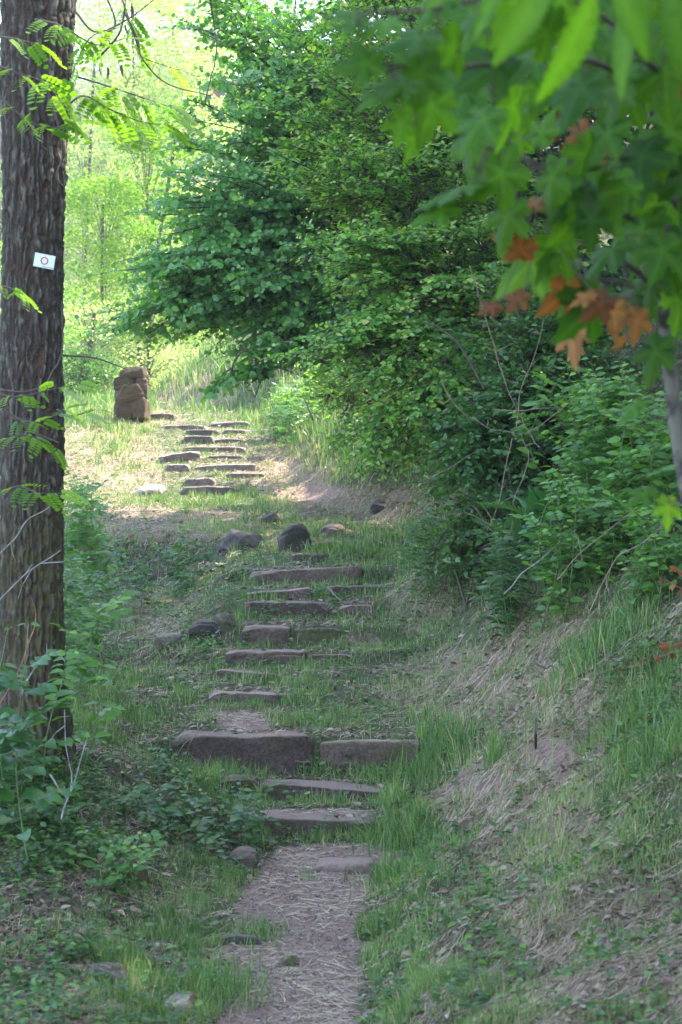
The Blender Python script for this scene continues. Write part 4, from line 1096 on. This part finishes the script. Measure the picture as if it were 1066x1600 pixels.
def chestnut():
    rs = np.random.default_rng(3)
    # serrated long leaves at the top right
    prof = []
    n = 11
    V = []; 
    Lh = [(0, 0)]
    for i in range(n):
        t = .06 + .88 * i / (n - 1)
        w_ = .17 * math.sin(math.pi * min(1, t ** .8 * .98)) + .01
        Lh += [(w_ * .85, t), (w_ * 1.06, t + .03)]
    Lh.append((0, 1.02))
    V = [(0, t, -.25 * t * t) for (_, t) in Lh]
    m = len(V)
    V += [(-w_, t, .25 * w_ - .25 * t * t) for (w_, t) in Lh] + [(w_, t, .25 * w_ - .25 * t * t) for (w_, t) in Lh]
    Fc = []
    for i in range(m - 1):
        Fc += [(i, i + 1, m + i + 1), (i, m + i + 1, m + i), (i, 2 * m + i, 2 * m + i + 1), (i, 2 * m + i + 1, i + 1)]
    tm = (np.array(V), np.array(Fc))
    base = P(1120, -90, 3.3)
    root = thing('chestnut_branch', 'chestnut branch with long serrated leaves hanging into the top right corner', 'branch', base)
    T = Tubes(); L = Leaves()
    c = curve_pts([base, P(1010, -40, 2.9), P(900, -30, 2.7), P(760, -40, 2.6)], 10)
    T.add(c - base, np.linspace(.008, .003, len(c)), 6)
    for px, py, s, ang, d, r in [(930, -20, 190, 18, 2.7, .7), (1000, -10, 160, 20, 2.8, .6), (860, -30, 150, 35, 2.6, .5), (1045, -30, 150, -10, 2.9, .2), (960, -30, 130, -25, 2.7, .4), (1010, -30, 90, 5, 2.8, .3), (800, -40, 110, 40, 2.6, .6), (740, -40, 90, 60, 2.6, .5)]:
        a = math.radians(ang)
        y = np.array([-math.sin(a), 0, -math.cos(a)]); b_ = P(px, py, d)
        L.add(b_ - base, y, [rs.normal(0, .5), -1, .3], s / F * d, r)
        q = c[np.argmin(np.sum((c - b_) ** 2, 1))]
        T.add(np.array([q, (q + b_) / 2, b_]) - base, [.002, .0018, .0015], 4)
    T.build('stem', M['twig'], root); vn = np.zeros(3 * m); vn[:m] = 1; vn[m:][1::2] = .35
    L.build('foliage', tm, M['maple'], root, vein=vn)
chestnut()

# ------------------------------------------------------------------ background trees
def bg_tree(label, x, y, h, r, seed, mat='sunny', n=9000, leaf=.09, cat='tree', name='background_tree', low=.15, zb=None, group='sunlit trees beyond the far bank', trunk=.035):
    rs = np.random.default_rng(seed)
    zb = gz(x, y) if zb is None else zb
    base = np.array([x, y, zb])
    root = thing(name, label, cat, base, group)
    T = Tubes(); L = Leaves()
    tr = curve_pts([[0, 0, -.3], [rs.normal(0, .1), 0, h * .4], [rs.normal(0, .3), 0, h * .9]], 8)
    T.add(tr, np.linspace(trunk, .03, len(tr)), 8)
    k = 90
    cs = []
    for i in range(k):
        u = rs.uniform(low, 1.0); a = rs.uniform(0, 6.28)
        rr = r * (.35 + .65 * math.sin(math.pi * min(1, (u - low) / (1 - low) * .85 + .15))) * rs.uniform(.4, 1)
        e = np.array([math.cos(a) * rr, math.sin(a) * rr, h * u])
        s_ = np.array([0, 0, h * u * .75])
        c = curve_pts([s_, (s_ + e) / 2 + [0, 0, .2], e], 5)
        T.add(c, np.linspace(.005, .0025, len(c)) * (4 if name == 'added_shade_tree' else 1), 4); cs.append(e)
    cs = np.array(cs)
    ci = rs.integers(0, k, n)
    rad = r * .27
    off = rs.normal(0, 1, (n, 3)); off = off / np.linalg.norm(off, axis=1, keepdims=True) * (rs.random((n, 1)) ** .5) * rad * [1.2, 1.2, .55]
    pos = cs[ci] + off
    L.add(pos, rs.normal(0, 1, (n, 3)) * [1, 1, .5], rs.normal(0, .5, (n, 3)) + [0, 0, .8], rs.uniform(.6, 1.2, n) * leaf, rs.random(n))
    T.build('trunk', M['twig'], root)
    L.build('crown', DIAM, M[mat] if isinstance(mat, str) else mat, root)
    return root
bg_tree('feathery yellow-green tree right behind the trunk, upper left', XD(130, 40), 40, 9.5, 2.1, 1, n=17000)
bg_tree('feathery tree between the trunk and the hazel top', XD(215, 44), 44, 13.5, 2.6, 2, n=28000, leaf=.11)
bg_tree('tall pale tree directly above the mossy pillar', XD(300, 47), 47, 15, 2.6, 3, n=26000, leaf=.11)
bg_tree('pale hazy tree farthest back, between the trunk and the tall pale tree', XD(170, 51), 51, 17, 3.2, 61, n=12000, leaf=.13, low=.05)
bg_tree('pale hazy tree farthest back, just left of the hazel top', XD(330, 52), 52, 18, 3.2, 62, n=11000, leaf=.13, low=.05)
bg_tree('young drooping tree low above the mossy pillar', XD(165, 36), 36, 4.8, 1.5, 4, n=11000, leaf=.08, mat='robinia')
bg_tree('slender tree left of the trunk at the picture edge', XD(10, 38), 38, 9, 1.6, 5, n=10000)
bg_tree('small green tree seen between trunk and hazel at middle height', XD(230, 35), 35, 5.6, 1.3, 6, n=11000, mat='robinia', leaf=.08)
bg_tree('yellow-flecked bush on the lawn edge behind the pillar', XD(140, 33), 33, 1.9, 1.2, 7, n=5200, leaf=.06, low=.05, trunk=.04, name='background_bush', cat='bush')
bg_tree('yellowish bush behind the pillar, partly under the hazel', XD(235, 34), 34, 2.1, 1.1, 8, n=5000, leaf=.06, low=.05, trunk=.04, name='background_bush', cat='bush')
bg_tree('dark green low bush left of the mossy pillar', XD(135, 30), 30, .7, .65, 9, n=4200, leaf=.05, low=.05, mat='dark', trunk=.03, name='background_bush', cat='bush')
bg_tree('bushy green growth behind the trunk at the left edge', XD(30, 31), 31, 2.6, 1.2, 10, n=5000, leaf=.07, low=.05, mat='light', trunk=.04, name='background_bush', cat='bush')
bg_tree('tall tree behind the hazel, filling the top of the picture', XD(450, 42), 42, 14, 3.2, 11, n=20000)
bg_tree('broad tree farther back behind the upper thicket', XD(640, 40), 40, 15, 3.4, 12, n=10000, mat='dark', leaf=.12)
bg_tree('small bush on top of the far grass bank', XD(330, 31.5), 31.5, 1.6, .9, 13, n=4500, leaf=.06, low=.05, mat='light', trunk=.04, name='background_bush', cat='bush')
# trees added on the right hill, out of view, to shade the path
for k, (x, y, h, r, lab) in enumerate([(6.5, 7, 9, 3.2, 'added shade tree on the right hillside nearest the path start'), (8.5, 11.5, 11, 3.6, 'added shade tree on the hillside behind the pale bushes'), (7.5, 16, 10, 3.4, 'added hillside shade tree behind the dark thicket'),
                                       (7, 21, 11, 3.4, 'added hillside shade tree behind the hornbeam'), (5.8, 10.4, 8, 2.7, 'small added shade tree halfway up the hillside beside the big step'), (4.6, 3.2, 8, 3.0, 'added shade tree on the right hillside beside the camera'), (12, 18, 12, 4, 'added shade tree higher up at the hillside crest'), (13, 36, 9, 3.0, 'added hillside shade tree beyond the hazel')]):
    bg_tree(lab, x, y, h, r, 40 + k, mat='dark', n=10000, leaf=.27, group='added shade trees on the right hillside', low=.1, name='added_shade_tree', trunk=.16)

# sunlit sandstone face behind the trees, upper left
def cliff():
    nx_, nz_ = 160, 90
    u = np.linspace(-28, 8, nx_); v = np.linspace(0, 1, nz_)
    U, Vv = np.meshgrid(u, v)
    H = 15 + 2.5 * fbm(U * .25, U * 0, seed=91, oct=3)
    d = fbm(U * .5, Vv * 7, seed=92, oct=4)
    led = np.floor(Vv * 9 + fbm(U * .3, Vv * 3, seed=94)) / 9.
    Yy = 56 + led * 2.0 - d * 1.3 + .03 * U ** 2 * .2
    Zz = 1.0 + Vv * H
    front = np.stack([U, Yy, Zz], -1)
    back = np.stack([U, Yy * 0 + 66, Zz], -1)
    A = front.reshape(-1, 3); Bk = back.reshape(-1, 3); n0 = len(A)
    i = (np.arange(nz_ - 1)[:, None] * nx_ + np.arange(nx_ - 1)[None]).ravel()
    q1 = np.stack([i, i + 1, i + nx_ + 1, i + nx_], 1); q2 = q1[:, ::-1] + n0
    t = np.arange(nx_ - 1) + (nz_ - 1) * nx_
    q3 = np.stack([t, t + 1, t + 1 + n0, t + n0], 1)
    e = np.arange(nz_ - 1) * nx_
    q4 = np.stack([e, e + nx_, e + nx_ + n0, e + n0], 1); e = e + nx_ - 1; q5 = np.stack([e, e + n0, e + nx_ + n0, e + nx_], 1)
    m = stone_mat('pink_rock_face', (.36, .25, .22), (.5, .38, .34), .0)
    o = np_mesh('rock_face', np.concatenate([A, Bk]), [q1, q2, q3, q4, q5], m, None, True)
    tag(o, 'pale pink sandstone rock face glowing in sun behind the far trees', 'rock face')
cliff()

# ------------------------------------------------------------------ grass, straw, weeds, litter
def in_foot(x, y):
    m = np.zeros(len(x), bool)
    for cx, cy, hx, hy, yaw in FOOT:
        m |= (np.abs(x - cx) < hx - .01) & (np.abs(y - cy) < hy)
    return m

def foot_strip(x, y):
    m = np.zeros(len(x), bool)
    for cx, cy, hx, hy, yaw in FOOT:
        m |= (cy < 18) & (np.abs(x - cx) < hx + .05) & (y > cy - hy - .13) & (y < cy - hy)
    return m

def candidates(n, seed, d0=5.6, d1=31, power=1.0, margin=190):
    rs = np.random.default_rng(seed)
    # sample uniformly in the picture's ground: distance density ~ 1/d keeps near ground richest
    u = rs.random(n)
    y = d0 * (d1 / d0) ** u if power == 1.0 else (d0 ** (1 - power) + u * (d1 ** (1 - power) - d0 ** (1 - power))) ** (1 / (1 - power))
    px = rs.uniform(-margin, 1066 + margin, n)
    x = (px - 533) / F * y
    z = ground(x, y)
    px, py = project(x, y, z)
    ok = (py < 1680)
    return x[ok], y[ok], z[ok], px[ok], py[ok], rs

def blades(x, y, z, h, wd, rs, lean=.5, curl=.5, rnd=None):
    n = len(x)
    a = rs.uniform(0, 2 * math.pi, n); ln = rs.gamma(2, .5, n) * lean * .6
    dx, dy = np.cos(a), np.sin(a)
    fa = rs.uniform(-1.1, 1.1, n)           # blade faces roughly towards the path
    sx, sy = np.cos(fa), np.sin(fa)
    def pt(t, side):
        off = h * ln * t ** 1.7
        zz = h * t * (1 - .35 * np.clip(ln, 0, 1.5) * t * curl)
        ww = wd * side * (1 - t ** 2 * .6)
        return np.stack([x + dx * off + sx * ww, y + dy * off + sy * ww, z - .01 + zz], 1)
    V = np.stack([pt(0, -.5), pt(0, .5), pt(.5, .5), pt(.5, -.5), pt(1, 0)], 1).reshape(-1, 3)
    b_ = np.arange(n)[:, None] * 5
    q = b_ + np.array([[0, 1, 2, 3]]); t3 = b_ + np.array([[3, 2, 4]])
    r = rs.random(n) if rnd is None else rnd
    return V, q, t3, np.repeat(r, 5)

def grass():
    x, y, z, px, py, rs = candidates(1350000, 100, power=1.25)
    g = paint(px, py, .6, GREEN) * (1 - pathmask(px, py)) 
    g = g * np.clip(.62 + .9 * fbm(x * 3.0, y * 3.0, seed=60, oct=3), .08, 1.5)
    g = np.where(foot_strip(x, y), np.maximum(g * 1.4, .7 * (fbm(x * 4, y * 4, seed=66) > .02)), g)
    keep = (rs.random(len(x)) < g * .52) & ~in_foot(x, y)
    x, y, z, px, py = x[keep], y[keep], z[keep], px[keep], py[keep]
    tall = paint(px, py, 1.0, TALL) * np.where(foot_strip(x, y), 1.35, 1)
    n = len(x)
    tuft = np.clip(.8 + .9 * vnoise(x * 9, y * 9, seed=61), .35, 2)
    h = .05 * (y / 9.0) ** .3 * tall * tuft * rs.uniform(.5, 1.5, n)
    wd = .0032 * (y / 9.0) ** .9 * rs.uniform(.7, 1.3, n) * np.clip(tall, 1, 1.6)
    dry = paint(px, py, .25, DRY)
    r = np.clip(rs.normal(.45, .2, n) + .25 * vnoise(x * 4, y * 4, seed=62) , 0, .85)
    r = np.where(rs.random(n) < .06 + dry * .28, rs.uniform(.88, 1, n), r)
    V, q, t3, rr = blades(x, y, z, h, wd, rs, rnd=r)
    o = np_mesh('grass', V, [q, t3], M['grass'], None, False, {'rnd': rr})
    tag(o, kind='stuff')
    print('grass blades', n)
grass()

def straw():
    x, y, z, px, py, rs = candidates(1120000, 101, power=1.2)
    d = paint(px, py, .18, DRY); pm = pathmask(px, py)
    d = np.maximum(d * (1 - .7 * pm), pm * (.16 + .14 * (np.abs(px - 480) < 60)))
    d = d * np.clip(.5 + 1.1 * fbm(x * 2.5, y * 2.5, seed=70, oct=3), .05, 1.6)
    keep = rs.random(len(x)) < d * .62
    x, y, z, px, py = x[keep], y[keep], z[keep], px[keep], py[keep]
    n = len(x); pm = pm[keep]
    a = np.where(pm > .4, rs.normal(0, .8, n), rs.uniform(0, math.pi, n))
    ln = rs.gamma(2.5, .028, n) * np.where(pm > .4, .9, 1.1); wd = .0019 * (y / 9) ** .8 * rs.uniform(.6, 1.3, n)
    bow = rs.normal(0, .09, n)
    dx, dy = np.cos(a), np.sin(a)
    lift = np.where(pm > .4, .006, .018)
    Vs = []
    for t, s_ in ((-.5, -1), (-.5, 1), (0, 1), (0, -1), (.5, 1), (.5, -1)):
        qx = x + dx * ln * t - dy * bow * ln * (1 - 4 * t * t) * .5; qy = y + dy * ln * t + dx * bow * ln * (1 - 4 * t * t) * .5
        ax = qx - dy * wd * .5 * s_; ay = qy + dx * wd * .5 * s_
        Vs.append(np.stack([ax, ay, qx * 0], 1))
    base_z = [ground(x + dx * ln * t, y + dy * ln * t) for t in (-.5, 0, .5)]
    j = [rs.random(n) * lift + .004 for _ in range(3)]
    mid = np.maximum(base_z[1] + j[1], (base_z[0] + base_z[2]) / 2 + .003)
    for k, zz in zip(range(6), (base_z[0] + j[0], base_z[0] + j[0] + wd * .5, mid + wd * .5, mid, base_z[2] + j[2] + wd * .5, base_z[2] + j[2])):
        Vs[k][:, 2] = zz
    V = np.stack(Vs, 1).reshape(-1, 3)
    b_ = np.arange(n)[:, None] * 6
    q = np.concatenate([b_ + np.array([[0, 1, 2, 3]]), b_ + np.array([[3, 2, 4, 5]])])
    o = np_mesh('dry_grass', V, [q], M['straw'], None, False, {'rnd': np.repeat(rs.random(n), 6)})
    tag(o, kind='stuff')
    print('straw', n)
straw()

def weeds():
    # low broad-leaved cover
    x, y, z, px, py, rs = candidates(110000, 102, power=1.2)
    d = paint(px, py, .16, WEED) * (1 - pathmask(px, py))
    d = d * np.clip(.5 + 1.3 * fbm(x * 2.0, y * 2.0, seed=75, oct=2), .03, 1.5)
    keep = (rs.random(len(x)) < d * .34) & ~in_foot(x, y)
    x, y, z = x[keep], y[keep], z[keep]
    n = len(x); L = Leaves()
    hh = rs.uniform(.03, .14, n)
    for k in range(7):
        a = rs.uniform(0, 2 * math.pi, n); u = (k + 1) / 7.
        pos = np.stack([x + .012 * np.cos(a), y + .012 * np.sin(a), z + hh * u], 1)
        yd = np.stack([np.cos(a), np.sin(a), rs.uniform(-.1, .7, n)], 1)
        nn = np.stack([rs.normal(0, .3, n), rs.normal(-.25, .3, n), np.ones(n)], 1)
        L.add(pos, yd, nn, rs.uniform(.02, .05, n), rs.random(n))
    o = L.build('undergrowth', OVAL, M['weed']); tag(o, kind='stuff')
    print('weeds', n)
    # dead leaves and crumbs
    x, y, z, px, py, rs = candidates(60000, 103, power=1.2)
    n = len(x); L = Leaves(); a = rs.uniform(0, 6.28, n)
    L.add(np.stack([x, y, z + .008], 1), np.stack([np.cos(a), np.sin(a), rs.normal(0, .3, n)], 1), np.stack([rs.normal(0, .5, n), rs.normal(0, .5, n), np.ones(n)], 1), rs.uniform(.012, .055, n) * np.where(pathmask(px, py) > .4, .4, 1), rs.random(n))
    o = L.build('leaf_litter', OVAL, M['litter']); tag(o, kind='stuff')
    # crumbs of earth and grit on the bare path
    x, y, z, px, py, rs = candidates(60000, 104, d1=14, power=1.3)
    k = (rs.random(len(x)) < pathmask(px, py) * .55)
    x, y, z = x[k], y[k], z[k]; n = len(x)
    tv = np.array([(1, 0, 0), (0, 1, 0), (-1, 0, 0), (0, -1, 0), (0, 0, 1), (0, 0, -1)], float)
    tf = np.array([(0, 1, 4), (1, 2, 4), (2, 3, 4), (3, 0, 4), (1, 0, 5), (2, 1, 5), (3, 2, 5), (0, 3, 5)])
    v, f, r = instances((tv, tf), np.stack([x, y, z], 1), rs.normal(0, 1, (n, 3)), rs.normal(0, 1, (n, 3)), rs.gamma(1.5, .0022, n) + .0015, rs.random(n))
    m = stone_mat('grit', (.12, .085, .085), (.26, .2, .2), .0)
    o = np_mesh('gravel', v, [f], m, None, False, {'rnd': r}); tag(o, kind='stuff')
weeds()

def sprig(label, tips, d, seed):
    rs = np.random.default_rng(seed); base = G(1150, d)
    root = thing('withered_sprig', label, 'sprig', base); T = Tubes(); L = Leaves()
    for px, py in tips:
        tip = P(px, py, d); c = curve_pts([base, P(1110, (py + 1100) / 2 - 40, d), tip], 10)
        T.add(c - base, np.linspace(.004, .0015, len(c)), 4)
        for k in range(5):
            q = c[-1 - 2 * k]
            L.add(q - base, [[rs.normal(-.5, .5), rs.normal(0, .5), rs.normal(-.4, .3)]], [[rs.normal(), -1, .6]], rs.uniform(.03, .05), rs.random())
    T.build('stem', M['redstem'], root); L.build('foliage', MAPLE, M['orange'], root)
sprig('small reddish withered sprig reaching in at the right edge, upper of two', [(1040, 905), (1056, 885)], 8.4, 31)
sprig('small reddish withered sprig reaching in at the right edge, lower of two', [(1005, 1030), (1030, 1010)], 8.2, 32)
# individually placed long grass tufts
def tuft(label, px, d, n, h, spread, seed, group='long grass tufts beside the path'):
    rs = np.random.default_rng(seed)
    b0 = G(px, d, 0)
    x = rs.normal(0, spread, n); y = rs.normal(0, spread, n)
    z = ground(x + b0[0], y + b0[1]) - b0[2]
    V, q, t3, rr = blades(x, y, z, h * rs.uniform(.5, 1.15, n), .005 * (d / 9) ** .7 * np.ones(n), rs, lean=.75, curl=1.0, rnd=np.clip(rs.normal(.42, .25, n), 0, 1))
    o = np_mesh('grass_tuft', V, [q, t3], M['grass'], None, False, {'rnd': rr})
    o.location = tuple(b0); tag(o, label, 'grass tuft', group)
tuft('dense dark tuft right of the lowest step stone', 625, 9.9, 380, .2, .10, 1)
tuft('big arching tuft at the right end of the tall blocks', 690, 11.0, 330, .28, .12, 2)
tuft('tuft covering the foot of the right tall block', 590, 10.95, 260, .15, .14, 3)
tuft('bright tuft springing from the bank right of the tall blocks', 775, 10.1, 60, .28, .03, 4)
tuft('tuft on the path edge right of the flat embedded rock', 640, 9.2, 500, .15, .12, 5)
tuft('tuft with long blades left of the tall long block', 330, 10.7, 400, .2, .14, 6)
tuft('tall tuft at the right edge of the upper bank', 1000, 9.6, 260, .3, .14, 7)
tuft('tall tuft at the right edge, lower on the bank', 1045, 8.6, 260, .28, .14, 8)
tuft('long tuft on the bank under the leafy bushes', 930, 10.6, 240, .26, .14, 9)
tuft('small tuft between path stones at lower left', 400, 8.45, 260, .09, .08, 10)
tuft('tuft at the bottom left edge of the path', 330, 7.7, 500, .16, .12, 11)
tuft('tuft in front of the step stone right of the boulder', 540, 16.9, 400, .2, .16, 12)

# ------------------------------------------------------------------ haze in the air
def haze():
    x0, x1, y0, y1, z0, z1 = -170, 170, -85, 215, -30, 34
    v = [(x, y, z) for x in (x0, x1) for y in (y0, y1) for z in (z0, z1)]
    f = [(0, 1, 3, 2), (4, 6, 7, 5), (0, 4, 5, 1), (2, 3, 7, 6), (0, 2, 6, 4), (1, 5, 7, 3)]
    m = bpy.data.materials.new('haze_air'); m.use_nodes = True
    nt = m.node_tree; nt.nodes.clear()
    o_ = nt.nodes.new('ShaderNodeOutputMaterial'); pv = nt.nodes.new('ShaderNodeVolumePrincipled')
    pv.inputs['Color'].default_value = (.95, .97, 1, 1); pv.inputs['Density'].default_value = HAZE; pv.inputs['Anisotropy'].default_value = .3
    nt.links.new(pv.outputs[0], o_.inputs['Volume'])
    o = np_mesh('haze', v, [np.array(f)], m); tag(o, kind='stuff')
HAZE = .001
haze()
